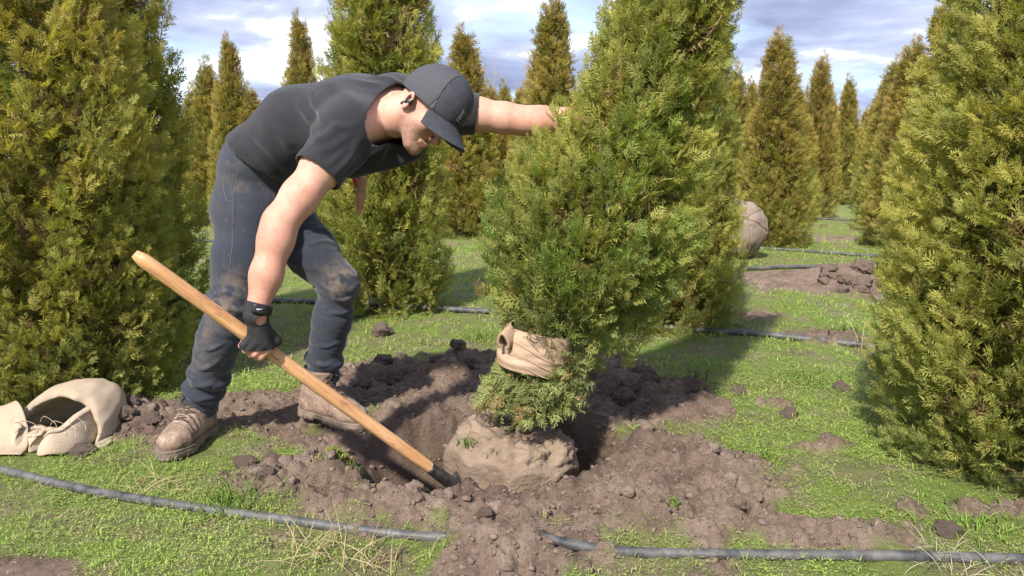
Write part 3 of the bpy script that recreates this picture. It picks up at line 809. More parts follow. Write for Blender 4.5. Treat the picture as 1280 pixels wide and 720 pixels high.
# taller tufts and dry straw
def tuft(name, px, py, n_, L, spread, cols, label, cat, seed, width=0.0022, kind=None, flop=0.5, z=None):
    r = np.random.RandomState(seed); c = JG(px, py); cz = gz(c[0], c[1], True) if z is None else z
    mb = MB(); Cs = []
    bx_ = c[0] + spread * r.randn(n_) * .5; by_ = c[1] + spread * r.randn(n_) * .35
    bz_ = ground_z(bx_, by_) - 0.004 if z is None else np.full(n_, z)
    for k in range(n_):
        a = r.rand() * 6.283; b0 = np.array([bx_[k], by_[k], bz_[k]])
        ln = L * r.uniform(0.4, 1.15); fl = flop * r.uniform(0.3, 1.4)
        d = np.array([math.cos(a), math.sin(a), 0])
        pts = np.array([b0 + d * ln * fl * t ** 1.5 * 1.1 + np.array([0, 0, ln * (t * (1 - 0.45 * fl * t))]) for t in np.linspace(0, 1, 5)])
        s = nrm(np.cross(d, [0, 0, 1.0])) ; w = width * np.array([1, 1, .9, .6, .12])[:, None]
        # three-sided stem
        V = np.concatenate([pts + s * w, pts - s * w, pts + np.array([0, 0, 1.0]) * w * 0.8]); m_ = 5
        Qs = []
        for i in range(m_ - 1):
            for (u, v) in ((0, 1), (1, 2), (2, 0)): Qs.append([u*m_+i, v*m_+i, v*m_+i+1, u*m_+i+1])
        mb.add(V, Qs); col = cols[0] + (cols[1] - cols[0]) * r.rand(); Cs.append(np.tile(col, (len(V), 1)))
    me = mb.build(name); set_col(me, np.concatenate(Cs))
    return tag(link(name, me, M['grass']), label, cat, kind='stuff')
STRAW = (np.array([0.46, 0.36, 0.20]), np.array([0.70, 0.58, 0.38])); GRN = (np.array([0.11, 0.20, 0.03]), np.array([0.26, 0.38, 0.08]))
tuft('dry_grass_tuft', 395, 700, 42, 0.12, 0.11, STRAW, 'dry straw coloured grass tuft in front of the near pipe', 'grass', 1, 0.0014, flop=0.9)
tuft('dry_grass_tuft', 480, 712, 32, 0.11, 0.10, STRAW, 'dry straw tuft at the bottom edge left of the front soil heap', 'grass', 2, 0.0014, flop=1.0)
tuft('dry_grass_tuft', 190, 612, 40, 0.10, 0.10, STRAW, 'flattened dry straw below the near boot', 'grass', 3, 0.0013, flop=1.3)
tuft('dry_grass_tuft', 1075, 440, 9, 0.28, 0.04, STRAW, 'few long dry stalks at the left foot of the right arborvitae', 'grass', 4, 0.0020, flop=0.35)
tuft('dry_grass_tuft', 1190, 712, 46, 0.08, 0.16, (np.array([.5, .45, .33]), np.array([.62, .60, .42])), 'pale seedy tuft at the bottom right below the pipe', 'grass', 5, 0.0013, flop=0.9)
tuft('grass_tuft', 285, 640, 130, 0.09, 0.14, GRN, 'thick green grass tuft in front of the near pipe', 'grass', 6, 0.0018, flop=0.7)
tuft('grass_tuft', 420, 594, 160, 0.032, 0.06, (np.array([.25, .30, .05]), np.array([.40, .45, .10])), 'bright yellow green moss clump on the front left heap', 'grass', 7, 0.003, flop=0.5)
tuft('grass_tuft', 455, 600, 50, 0.03, 0.05, GRN, 'green sprig beside the yellow moss clump', 'grass', 8, 0.0025, flop=0.5)
tuft('grass_tuft', 872, 478, 22, 0.11, 0.06, (np.array([.10, .16, .06]), np.array([.18, .25, .10])), 'spiky dark green tuft behind the right heap', 'grass', 9, 0.0022, flop=0.4)
tuft('grass_tuft', 1050, 420, 60, 0.06, 0.2, GRN, 'grass tuft by the middle pipe at right', 'grass', 10, 0.003)
tuft('grass_tuft', 1010, 475, 150, 0.06, 0.22, GRN, 'fresh green grass tuft left of the right arborvitae', 'grass', 11, 0.0022, flop=0.7)
tuft('grass_tuft', 950, 575, 70, 0.03, 0.10, GRN, 'small weed patch growing on the right heap', 'grass', 12, 0.003)
tuft('grass_tuft', 840, 655, 26, 0.03, 0.02, GRN, 'tiny weed sprouting from the lower right heap', 'grass', 13, 0.003)
tuft('grass_tuft', 1215, 655, 110, 0.05, 0.16, (np.array([.16, .28, .04]), np.array([.3, .45, .09])), 'lush bright grass under the right arborvitae', 'grass', 14, 0.0022, flop=0.6)
tuft('grass_tuft', 600, 425, 60, 0.09, 0.10, GRN, 'green tuft left of the burlap tie', 'grass', 15, 0.0025, flop=0.5)


for k, (dx, dy, nn_, cl) in enumerate(((-0.13, -0.10, 46, GRN), (-0.02, -0.15, 60, GRN), (0.07, -0.15, 40, GRN))):
    px_, py_ = proj(BALL + np.array([dx, dy, 0.14]))
    r = np.random.RandomState(60 + k); mb = MB(); Cs = []
    zb = BALL[2] + 0.112 - 0.17 * dx
    c3 = BALL[:2] + [dx, dy]
    tuft('grass_tuft', *proj(np.array([c3[0], c3[1], 0.0])), nn_, 0.045, 0.05, cl, ('sprigs on the left edge of the root ball top', 'sprigs on the front edge of the root ball top', 'sprigs on the right edge of the root ball top', 'dry stalks at the back left of the root ball')[k], 'grass', 61 + k, 0.0022, flop=0.6, z=zb)

# ------------------------------------------------------------------ implicit-surface modelling (for bodies and clothes)
def sdf_mesh(f, lo, hi, h, bs=7, slack=1.25, batch=96):
    """surface nets over the blocks that touch the surface of f(P)->distance; returns verts, quads"""
    lo = np.asarray(lo, float); hi = np.asarray(hi, float)
    # two-level search for the blocks near the surface
    def sub(cells, size, k):
        o = np.stack(np.meshgrid(*[np.arange(k)] * 3, indexing='ij'), -1).reshape(-1, 3)
        c = (cells[:, None] * k + o[None]).reshape(-1, 3); cen = lo + (c + 0.5) * size
        return c[np.abs(f(cen)) < size * 0.87 * slack + 0.004]
    big = bs * h * 4
    nbk = np.ceil((hi - lo) / big).astype(int); NB = nbk * bs * 4 + 3
    bi = np.stack(np.meshgrid(*[np.arange(k) for k in nbk], indexing='ij'), -1).reshape(-1, 3)
    bi = bi[np.abs(f(lo + (bi + 0.5) * big)) < big * 0.87 * slack + 0.004]
    act = sub(sub(bi, big / 2, 2), big / 4, 2)
    g1 = np.arange(bs + 1); lg = np.stack(np.meshgrid(g1, g1, g1, indexing='ij'), -1)
    keys, pos, quads = [], [], []
    def key(c): return (c[..., 0] * NB[1] + c[..., 1]) * NB[2] + c[..., 2]
    E = [((0,0,0),(1,0,0)),((0,1,0),(1,1,0)),((0,0,1),(1,0,1)),((0,1,1),(1,1,1)),((0,0,0),(0,1,0)),((1,0,0),(1,1,0)),((0,0,1),(0,1,1)),((1,0,1),(1,1,1)),((0,0,0),(0,0,1)),((1,0,0),(1,0,1)),((0,1,0),(0,1,1)),((1,1,0),(1,1,1))]
    def cv(A, o): return A[:, o[0]:o[0]+bs, o[1]:o[1]+bs, o[2]:o[2]+bs]
    for s0 in range(0, len(act), batch):
        bb_ = act[s0:s0 + batch]; n_ = len(bb_)
        gi = lg[None] + (bb_ * bs)[:, None, None, None]
        D = f(lo + gi.reshape(-1, 3) * h).reshape(n_, bs + 1, bs + 1, bs + 1)
        ins = D < 0
        mixed = ins.reshape(n_, -1).any(1) & ~ins.reshape(n_, -1).all(1)
        if not mixed.any(): continue
        D, ins, bb_ = D[mixed], ins[mixed], bb_[mixed]
        tot = sum(cv(ins, o).astype(np.int8) for o in [(a, b_, c) for a in (0, 1) for b_ in (0, 1) for c in (0, 1)])
        ci = np.argwhere((tot > 0) & (tot < 8))
        acc = np.zeros((len(ci), 3)); num = np.zeros(len(ci))
        for a, c in E:
            da = D[ci[:, 0], ci[:, 1] + a[0], ci[:, 2] + a[1], ci[:, 3] + a[2]]; dc = D[ci[:, 0], ci[:, 1] + c[0], ci[:, 2] + c[1], ci[:, 3] + c[2]]
            x = (da < 0) != (dc < 0); t = np.where(x, da / np.where(x, da - dc, 1), 0)
            acc += (np.array(a) + t[:, None] * (np.array(c) - np.array(a))) * x[:, None]; num += x
        org = bb_[ci[:, 0]] * bs
        keys.append(key(ci[:, 1:] + org + 1)); pos.append(lo + (ci[:, 1:] + org + acc / num[:, None]) * h)
        for axs in range(3):
            o1 = [0, 0, 0]; o1[axs] = 1
            A, B = cv(ins, (0, 0, 0)), cv(ins, tuple(o1))
            ed = np.argwhere(A != B)
            if not len(ed): continue
            flip = A[tuple(ed.T)]
            u, v = (axs + 1) % 3, (axs + 2) % 3
            gc = ed[:, 1:] + bb_[ed[:, 0]] * bs + 1
            eu = np.zeros(3, int); eu[u] = 1; ev = np.zeros(3, int); ev[v] = 1
            q_ = np.stack([key(gc - eu - ev), key(gc - ev), key(gc), key(gc - eu)], 1)
            quads.append(np.where(flip[:, None], q_, q_[:, ::-1]))
    K = np.concatenate(keys); P = np.concatenate(pos); Qd = np.concatenate(quads)
    K, ix = np.unique(K, return_index=True); P = P[ix]
    loc = np.searchsorted(K, Qd); loc = np.minimum(loc, len(K) - 1)
    ok = (K[loc] == Qd).all(1)
    return P, loc[ok]
def relax(V, Qd, it=1, lam=0.5):
    for _ in range(it):
        s = np.zeros_like(V); c = np.zeros(len(V))
        for a, b_ in ((0, 1), (1, 2), (2, 3), (3, 0)):
            np.add.at(s, Qd[:, a], V[Qd[:, b_]]); np.add.at(c, Qd[:, a], 1); np.add.at(s, Qd[:, b_], V[Qd[:, a]]); np.add.at(c, Qd[:, b_], 1)
        V = V + lam * (s / np.maximum(c, 1)[:, None] - V)
    return V
def vnormals(V, Qd):
    n_ = np.cross(V[Qd[:, 2]] - V[Qd[:, 0]], V[Qd[:, 3]] - V[Qd[:, 1]]); N = np.zeros_like(V)
    for k in range(4): np.add.at(N, Qd[:, k], n_)
    return nrm(N)
def smin(a, b, k):
    h_ = np.clip(0.5 + 0.5 * (b - a) / k, 0, 1)
    return b + (a - b) * h_ - k * h_ * (1 - h_)
def smax(a, b, k): return -smin(-a, -b, k)
def rc(P, a, b, ra, rb):
    ab = b - a; t = np.clip(((P - a) @ ab) / (ab @ ab), 0, 1)
    return np.linalg.norm(P - a - t[:, None] * ab, axis=1) - (ra + (rb - ra) * t)
def chain(P, pts, rad, k=0.01):
    d = rc(P, pts[0], pts[1], rad[0], rad[1])
    for i in range(1, len(pts) - 1): d = smin(d, rc(P, pts[i], pts[i+1], rad[i], rad[i+1]), k)
    return d
def ell(P, c, R3, r3):
    q_ = (P - c) @ R3; k0 = np.linalg.norm(q_ / r3, axis=1); k1 = np.linalg.norm(q_ / (np.array(r3) ** 2), axis=1)
    return k0 * (k0 - 1) / np.maximum(k1, 1e-9)
I3 = np.eye(3)
def etube(P, pts, side, rx, ry, k=0.03):
    """chain with elliptical sections: rx along side vector, ry across"""
    d = None
    for i in range(len(pts) - 1):
        a, b_ = pts[i], pts[i+1]; ab = b_ - a
        t = np.clip(((P - a) @ ab) / (ab @ ab), 0, 1); w = P - a - t[:, None] * ab
        s_ = side[i] + (side[i+1] - side[i]) * t[:, None]; tn = ab / np.linalg.norm(ab)
        s_ = nrm(s_ - (s_ @ tn)[:, None] * tn); v_ = np.cross(tn, s_)
        x = (w * s_).sum(1); y = (w * v_).sum(1); z = w @ tn
        X = rx[i] + (rx[i+1] - rx[i]) * t; Y = ry[i] + (ry[i+1] - ry[i]) * t; Zr = np.minimum(X, Y)
        q_ = np.stack([x / X, y / Y, z / Zr], 1); k0 = np.linalg.norm(q_, axis=1)
        k1 = np.linalg.norm(np.stack([x / X**2, y / Y**2, z / Zr**2], 1), axis=1)
        dd = k0 * (k0 - 1) / np.maximum(k1, 1e-9)
        dd = np.where(k0 < 1e-4, -Zr, dd)
        d = dd if d is None else smin(d, dd, k)
    return d

# ------------------------------------------------------------------ the pose
R_HIP, L_HIP = J(316, 268, 2.60), J(352, 270, 2.79)
R_KNEE, L_KNEE = J(289, 378, 2.52), J(424, 356, 2.74)
R_ANK, L_ANK = J(247, 512, 2.62), J(397, 486, 2.80)
SP = [J(322, 262, 2.69), J(328, 208, 2.67), J(383, 162, 2.62), J(447, 146, 2.56), J(497, 136, 2.53)]
R_SH, L_SH = J(440, 160, 2.35), J(558, 138, 2.70)
R_EL, R_WR = J(351, 277, 2.18), J(321, 388, 2.115)
L_EL, L_WR = J(655, 151, 2.71), J(748, 151, 2.70)
HF = nrm(np.array([0.56, -0.42, -0.72])); HU = np.array([0.73, -0.05, 0.68]); HU = nrm(HU - (HU @ HF) * HF); HL = np.cross(HU, HF)
HR = np.stack([HF, HL, HU], 1)                     # columns: head forward, left, up
HC = J(527, 139, 2.40)                             # between the ears
def hw(x, y, z): return HC + HR @ np.array([x, y, z])
NECK0 = J(503, 138, 2.50)
side_hip = nrm(L_HIP - R_HIP); side_sh = nrm(L_SH - R_SH)
SIDES = [nrm(side_hip * (1 - t) + side_sh * t) for t in (0, 0.15, 0.5, 0.85, 1.0)]

# hand geometry: the right hand closes over the shovel handle, the left is pushed into the tree
HT, HB = J(168, 317, 2.03), J(546, 591, 2.36)      # shovel handle ends
hdir = nrm(HB - HT)
def near_handle(p): return HT + hdir * ((p - HT) @ hdir)
HGRIP = near_handle(J(322, 427, 2.155))
palm_n = nrm(R_WR + 0.0 - HGRIP - ((R_WR - HGRIP) @ hdir) * hdir)   # from the handle to the wrist side
fout = nrm(np.array([0, -1.0, 0]) - ((np.array([0, -1.0, 0])) @ hdir) * hdir)  # outward, to the camera side
def around(center, ang, rad):  # point round the handle; 0 = towards wrist/up, +90 = camera side
    e_up = nrm(palm_n - (palm_n @ fout) * fout)
    return center + rad * (math.cos(ang) * e_up + math.sin(ang) * fout)
HRAD = 0.0215
FING = []
for k, (off, L, r0) in enumerate([(0.029, 1.0, 0.0108), (0.0095, 1.06, 0.0112), (-0.0105, 1.0, 0.0106), (-0.029, 0.86, 0.0096)]):
    c = HGRIP + hdir * off
    angs = [62, 112, 165, 215, 262] ; rads = [0.038, 0.037, 0.034, 0.033, 0.032]
    FING.append(([around(c, math.radians(a), rr_ + (0.004 if k in (1, 2) else 0)) for a, rr_ in zip(angs, rads)], [r0 * 1.34, r0 * 1.10, r0, r0 * 0.95, r0 * 0.82]))
THUMB = ([R_WR + (HGRIP - R_WR) * 0.34 + hdir * 0.014, HGRIP + hdir * 0.034 + around(np.zeros(3), math.radians(5), 0.040), HGRIP + hdir * 0.044 + around(np.zeros(3), math.radians(-45), 0.034), HGRIP + hdir * 0.046 + around(np.zeros(3), math.radians(-95), 0.032)], [0.017, 0.0145, 0.0115, 0.009])
def hand_d(P, grow=0.0):
    wr2 = R_WR + nrm(R_WR - R_EL) * 0.012
    d = None
    for pts, rad in FING:
        q_ = rc(P, wr2, pts[0], 0.016, rad[0] * 0.92)
        d = q_ if d is None else smin(d, q_, 0.008)
    d = smin(d, rc(P, R_WR, HGRIP + around(np.zeros(3), math.radians(45), 0.033), 0.027, 0.021), 0.016)
    for pts, rad in FING: d = smin(d, chain(P, pts, rad, 0.004), 0.0035)
    d = smin(d, chain(P, THUMB[0], THUMB[1], 0.008), 0.012)
    return d - grow
ldir = nrm(L_WR - L_EL)
LF = []
lp = L_WR + ldir * 0.09
lup = nrm(np.array([0, 0, 1.0]) - ldir[2] * ldir); lsd = np.cross(ldir, lup)
for k in range(4):
    b0 = lp + lsd * 0.0 + lup * (0.033 - 0.022 * k); ln = (0.9, 1.0, 0.93, 0.75)[k]
    LF.append(([b0, b0 + ldir * 0.040 * ln - lsd * 0.006, b0 + ldir * 0.062 * ln - lsd * 0.026, b0 + ldir * 0.060 * ln - lsd * 0.050], [0.0105, 0.0098, 0.009, 0.0075]))
LTH = ([L_WR + ldir * 0.03 + lup * 0.028, L_WR + ldir * 0.060 + lup * 0.055 - lsd * 0.012, L_WR + ldir * 0.092 + lup * 0.062 - lsd * 0.03], [0.016, 0.0125, 0.0095])
def lhand_d(P):
    d = etube(P, [L_WR, L_WR + ldir * 0.045, lp], [lup] * 3, [0.030, 0.042, 0.044], [0.022, 0.017, 0.014], 0.02)
    for pts, rad in LF: d = smin(d, chain(P, pts, rad, 0.004), 0.006)
    return smin(d, chain(P, LTH[0], LTH[1], 0.008), 0.012)
def arm_pts(a, e, w, swell):
    up = nrm(e - a); fo = nrm(w - e)
    return [a, a + (e - a) * 0.40, a + (e - a) * 0.75, e, e + (w - e) * 0.22, e + (w - e) * 0.6, w]
ARM_R = [0.062, 0.0585, 0.0485, 0.0415, 0.0435, 0.0395, 0.0320]
RARM = arm_pts(R_SH, R_EL, R_WR, 1); LARM = arm_pts(L_SH, L_EL, L_WR, 1)

def head_d(P):
    q_ = (P - HC) @ HR
    ay = np.abs(q_[:, 1]); S_ = q_.copy(); S_[:, 1] = ay
    z3 = np.zeros(3)
    d = ell(q_, np.array([0.000, 0, 0.055]), I3, (0.100, 0.077, 0.092))
    d = smin(d, ell(q_, np.array([0.040, 0, -0.015]), I3, (0.058, 0.060, 0.078)), 0.03)
    d = smin(d, rc(S_, np.array([0.005, 0.052, -0.035]), np.array([0.070, 0.024, -0.088]), 0.020, 0.019), 0.025)
    d = smin(d, np.linalg.norm(q_ - np.array([0.083, 0, -0.090]), axis=1) - 0.021, 0.020)
    d = smin(d, np.linalg.norm(S_ - np.array([0.066, 0.044, -0.012]), axis=1) - 0.022, 0.025)          # cheekbones
    d = smin(d, rc(S_, np.array([0.091, 0.008, 0.036]), np.array([0.080, 0.045, 0.036]), 0.012, 0.010), 0.012)  # brow
    d = smax(d, -(np.linalg.norm(S_ - np.array([0.104, 0.033, 0.014]), axis=1) - 0.017), 0.010)         # eye sockets
    d = smin(d, np.linalg.norm(S_ - np.array([0.080, 0.032, 0.014]), axis=1) - 0.0135, 0.003)           # lids
    d = smin(d, rc(q_, np.array([0.096, 0, 0.024]), np.array([0.117, 0, -0.022]), 0.0075, 0.0115), 0.008)   # nose
    d = smin(d, np.linalg.norm(S_ - np.array([0.106, 0.0125, -0.026]), axis=1) - 0.0080, 0.006)
    d = smin(d, rc(S_, np.array([0.1005, 0.0, -0.051]), np.array([0.091, 0.023, -0.053]), 0.0058, 0.0035), 0.004)  # lips
    d = smin(d, rc(S_, np.array([0.0985, 0.0, -0.062]), np.array([0.090, 0.020, -0.059]), 0.0066, 0.0035), 0.004)
    # ears
    ec = np.array([-0.008, 0.080, 0.000]); er = Matrix.Rotation(math.radians(-14), 3, 'Y') @ Matrix.Rotation(math.radians(28), 3, 'Z')
    ER = np.array(er)
    e = ell(S_, ec + np.array([0, 0.004, 0]), ER, (0.0205, 0.0100, 0.034))
    e = smax(e, -ell(S_, ec + np.array([0.003, 0.008, 0.002]), ER, (0.011, 0.0065, 0.021)), 0.003)
    d = smin(d, e, 0.006)
    d = smin(d, chain(P, [hw(-0.022, 0, -0.015), hw(-0.045, 0, -0.075), NECK0, SP[4] * 0.6 + SP[3] * 0.4], [0.060, 0.059, 0.066, 0.075], 0.03), 0.028)
    return d
def torso_d(P):
    d = etube(P, SP, SIDES, [0.168, 0.160, 0.170, 0.185, 0.135], [0.118, 0.118, 0.125, 0.118, 0.085], 0.08)
    d = smin(d, rc(P, SP[4], R_SH, 0.080, 0.070), 0.06)
    d = smin(d, rc(P, SP[4], L_SH, 0.080, 0.070), 0.06)
    d = smin(d, rc(P, SP[3], R_SH, 0.090, 0.066), 0.06)
    return d
def legs_d(P, grow=0.0, hem=0.0):
    dR = chain(P, [R_HIP, R_HIP + (R_KNEE - R_HIP) * 0.5, R_KNEE, R_KNEE + (R_ANK - R_KNEE) * 0.35, R_ANK], [0.108, 0.094, 0.070, 0.068, 0.052 + hem], 0.03)
    dL = chain(P, [L_HIP, L_HIP + (L_KNEE - L_HIP) * 0.5, L_KNEE, L_KNEE + (L_ANK - L_KNEE) * 0.35, L_ANK], [0.106, 0.090, 0.066, 0.064, 0.052 + hem], 0.03)
    d = smin(dR, dL, 0.012)
    but = np.cross(side_hip, nrm(SP[1] - SP[0])); but = but if but[0] < 0 else -but
    for h_ in (R_HIP, L_HIP):
        d = smin(d, np.linalg.norm(P - (h_ + but * 0.035 + np.array([0, 0, 0.01])), axis=1) - 0.100, 0.04)
    d = smin(d, etube(P, SP[:3], SIDES[:3], [0.170, 0.160, 0.160], [0.125, 0.120, 0.115], 0.04), 0.05)
    return d - grow
def boxed(P, fn, pts, pad, m=0.06):
    """evaluate fn only near the box round pts; elsewhere the distance to that box is a fair bound"""
    pts = np.asarray(pts); lo, hi = pts.min(0) - pad, pts.max(0) + pad
    out = np.linalg.norm(np.maximum(np.maximum(lo - P, P - hi), 0), axis=1)
    k = out < m
    if k.any(): out[k] = fn(P[k])
    return out
def body_d(P):
    d = boxed(P, head_d, [HC, hw(0.05, 0, 0.1), NECK0, SP[4]], 0.13)
    d = smin(d, boxed(P, lambda q_: chain(q_, RARM, ARM_R, 0.045), RARM, 0.09), 0.01)
    d = smin(d, np.linalg.norm(P - (R_EL + nrm(np.array([-0.8, 0.35, -0.1])) * 0.016), axis=1) - 0.022, 0.04)
    d = smin(d, boxed(P, lambda q_: chain(q_, LARM, [0.060, 0.057, 0.052, 0.047, 0.048, 0.042, 0.033], 0.03), LARM, 0.09), 0.01)
    d = np.minimum(d, boxed(P, lambda q_: torso_d(q_) + 0.014, SP + [R_SH, L_SH], 0.20))
    d = np.minimum(d, boxed(P, lambda q_: legs_d(q_) + 0.016, [R_HIP, L_HIP, R_KNEE, L_KNEE, R_ANK, L_ANK, SP[1]], 0.18))
    d = smin(d, boxed(P, hand_d, [R_WR, HGRIP], 0.09), 0.012)
    return smin(d, boxed(P, lhand_d, [L_WR, L_WR + ldir * 0.1], 0.09), 0.012)

pelvis_ground = np.array([(R_ANK[0] + L_ANK[0]) / 2, (R_ANK[1] + L_ANK[1]) / 2, 0.0])
person = empty('person', pelvis_ground)
tag(person, 'man in dark T-shirt, dark jeans and cap bending over the pit with a shovel', 'person')
alljoints = np.array(SP + [R_HIP, L_HIP, R_KNEE, L_KNEE, R_ANK, L_ANK, R_SH, L_SH, R_EL, R_WR, L_EL, L_WR, HC, HGRIP, L_WR + ldir * 0.16])
lo_b, hi_b = alljoints.min(0) - 0.22, alljoints.max(0) + 0.26
lo_b[2] = 0.04
V, Qd = sdf_mesh(body_d, lo_b, hi_b, 0.0040)
V = relax(V, Qd, 1, 0.3)
lh = (V - HC) @ HR
# skin colour: redder on nose, ear and knuckles; stubble on jaw and lip; brows, lashes and hair
col = np.tile(np.array([0.545, 0.300, 0.222]), (len(V), 1))
col += (fbm(V * 22, 3)[:, None] * np.array([0.030, 0.040, 0.034])) + (fbm(V * 90 + 5, 2)[:, None] * np.array([0.016, 0.018, 0.016]))
def gau(c, r): return np.exp(-(((lh - np.array(c)) / np.array(r)) ** 2).sum(1))
headm = (np.abs(lh) < 0.2).all(1)
# forearms weathered redder than the upper arms, freckles and fine dark hair
for e_, w_ in ((R_EL, R_WR), (L_EL, L_WR)):
    t_ = np.clip(((V - e_) @ (w_ - e_)) / ((w_ - e_) @ (w_ - e_)), -1, 2); near_ = np.linalg.norm(V - e_ - np.clip(t_, 0, 1.5)[:, None] * (w_ - e_), axis=1) < 0.09
    k_ = (sstep(-0.5, 0.5, t_) * near_)[:, None]
    col = col * (1 - k_ * np.array([0.05, 0.15, 0.18]))
    wv_ = V - e_; ax2 = nrm(w_ - e_); s2_ = (wv_ @ ax2); pw = wv_ - s2_[:, None] * ax2
    hair_ = np.clip(fbm(np.concatenate([pw[:, :2] * 420, (s2_ * 90)[:, None]], 1), 2) * 0.9, 0, 1)[:, None] * sstep(0.05, 0.5, t_)[:, None] * near_[:, None]
    col = col * (1 - 0.20 * hair_)
fr_ = np.clip(fbm(V * 130 + 2, 2) - 0.75, 0, 1)[:, None]; col = col * (1 - 0.5 * fr_)
def tint(w, c):
    global col
    w = np.where(headm, np.clip(w, 0, 1), 0)[:, None]; col = col * (1 - w) + np.array(c) * w
lhm = lh.copy(); lh[:, 1] = np.abs(lh[:, 1])
tint(0.5 * gau((0.115, 0, -0.022), (0.022, 0.02, 0.02)), (0.66, 0.27, 0.21))
tint(0.4 * gau((0.0, 0.08, 0.0), (0.03, 0.02, 0.035)), (0.64, 0.29, 0.22))
jaw = sstep(-0.020, -0.050, lh[:, 2] + 0.35 * (0.02 - lh[:, 0]) * (lh[:, 0] > -0.01)) * sstep(-0.015, 0.015, lh[:, 0]) * (1 - gau((0.1, 0, -0.056), (0.03, 0.022, 0.0085)))
jaw = np.maximum(jaw * sstep(-0.135, -0.10, lh[:, 2]), gau((0.108, 0, -0.041), (0.02, 0.026, 0.006)))
jaw = np.maximum(jaw, gau((0.018, 0.068, -0.01), (0.010, 0.03, 0.035)))
tint(0.62 * jaw * (0.75 + 0.35 * fbm(V * 260, 2)), (0.115, 0.075, 0.055))
tint(0.85 * gau((0.098, 0.033, 0.038), (0.02, 0.017, 0.0045)), (0.055, 0.035, 0.025))
tint(0.7 * gau((0.094, 0.033, 0.0085), (0.012, 0.012, 0.0022)), (0.06, 0.035, 0.03))
tint(0.65 * gau((0.1, 0, -0.057), (0.03, 0.020, 0.006)), (0.50, 0.20, 0.17))
hair = sstep(0.03, 0.045, lh[:, 2] + 0.4 * np.maximum(-lh[:, 0], 0)) * sstep(0.03, 0.0, lh[:, 0])
tint(0.75 * hair, (0.05, 0.035, 0.028))
lh = lhm
scr = np.exp(-((np.linalg.norm(V - J(706, 144, 2.50), axis=1)) / 0.004) ** 2)
for t_ in np.linspace(0, 1, 14):
    scr = np.maximum(scr, np.exp(-((np.linalg.norm(V - (J(706, 138, 2.525) * (1 - t_) + J(712, 154, 2.515) * t_), axis=1)) / 0.012) ** 2) * 0.8)
col = col * (1 - scr[:, None] * 0.5) + np.array([0.25, 0.08, 0.06]) * scr[:, None] * 0.5
me = mesh_from('body', V, Qd); set_col(me, np.clip(col, 0.01, 1))
m, n, l, b = new_mat('skin')
l.new(attr(n).outputs['Color'], b.inputs['Base Color']); b.inputs['Roughness'].default_value = 0.62
b.inputs['Subsurface Weight'].default_value = 0.12; b.inputs['Subsurface Radius'].default_value = (0.012, 0.004, 0.002); b.inputs['Subsurface Scale'].default_value = 0.5
b.inputs['Specular IOR Level'].default_value = 0.4
bump(n, l, b, nz(n, l, 420, 3, 0.6), 0.0004)
M['skin'] = m
body = localise(link('body', me, m), person)

# ------------------------------------------------------------------ clothes: cut from inflated body forms, then creased
def camside(V, N):
    return ((np.array([0, 0, CAM_H]) - V) * N).sum(1) > 0
def crease(V, N, px_lines, width, amp):
    """raise (amp>0) or press in folds that run along lines over the surface"""
    vis = camside(V, N); pr = proj(V); depth = V[:, 1]
    out = np.zeros(len(V))
    for line, w_, a_ in px_lines:
        L = spline(np.array(line, float), 14); pts = []
        for q_ in L:
            dd = np.hypot(*(pr - q_).T) + np.where(vis, 0, 1e3)
            c_ = np.where(dd < dd.min() + 3.0)[0]; pts.append(V[c_[np.argmin(depth[c_])]])
        pts = np.array(pts)
        for _ in range(4): pts[1:-1] = (pts[:-2] + 2 * pts[1:-1] + pts[2:]) / 4
        dmin = np.full(len(V), 9.0); tpar = np.zeros(len(V))
        for i in range(len(pts) - 1):
            a0, b0 = pts[i], pts[i+1]; ab = b0 - a0; t_ = np.clip(((V - a0) @ ab) / max(ab @ ab, 1e-9), 0, 1)
            dd = np.linalg.norm(V - a0 - t_[:, None] * ab, axis=1); u_ = dd < dmin
            dmin = np.where(u_, dd, dmin); tpar = np.where(u_, (i + t_) / (len(pts) - 1), tpar)
        fade = np.sin(np.pi * np.clip(tpar, 0.02, 0.98)) ** 0.6
        x = dmin / (w_ * width)
        out += a_ * amp * fade * (np.exp(-x * x) - 0.42 * (x * x) * np.exp(-(x / 1.25) ** 2))
    return V + N * out[:, None]
def plane(P, p, nrm_): return (P - p) @ nrm_

hem_n = nrm(J(285, 182, 2.62) - J(300, 215, 2.62))
w_up = nrm(SP[2] - SP[0])
hem_c = J(325, 200, 2.60); hem_n = nrm(np.array([0.60, -0.10, 0.79]))
def shirt_outer(P):
    d = torso_d(P) - 0.006
    d = smin(d, etube(P, SP[:3], SIDES[:3], [0.170, 0.166, 0.175], [0.128, 0.126, 0.128], 0.06), 0.03)
    sR = R_SH + (R_EL - R_SH) * 0.50; sL = L_SH + (L_EL - L_SH) * 0.40
    d = smin(d, chain(P, [R_SH, R_SH + (R_EL - R_SH) * 0.25, sR + (sR - R_SH) * 0.2], [0.080, 0.078, 0.081], 0.02), 0.05)
    d = smin(d, chain(P, [L_SH, sL + (sL - L_SH) * 0.2], [0.078, 0.076], 0.02), 0.05)
    nnk = nrm(hw(-0.035, 0, -0.06) - SP[4])
    d = smin(d, chain(P, [SP[4], NECK0, NECK0 + nnk * 0.10], [0.100, 0.088, 0.074], 0.02), 0.03)
    # slack cloth hanging under the chest
    d = smin(d, rc(P, J(440, 205, 2.50), J(515, 190, 2.50), 0.050, 0.035), 0.07)
    return d
SR_ = R_SH + (R_EL - R_SH) * 0.50; SL_ = L_SH + (L_EL - L_SH) * 0.40
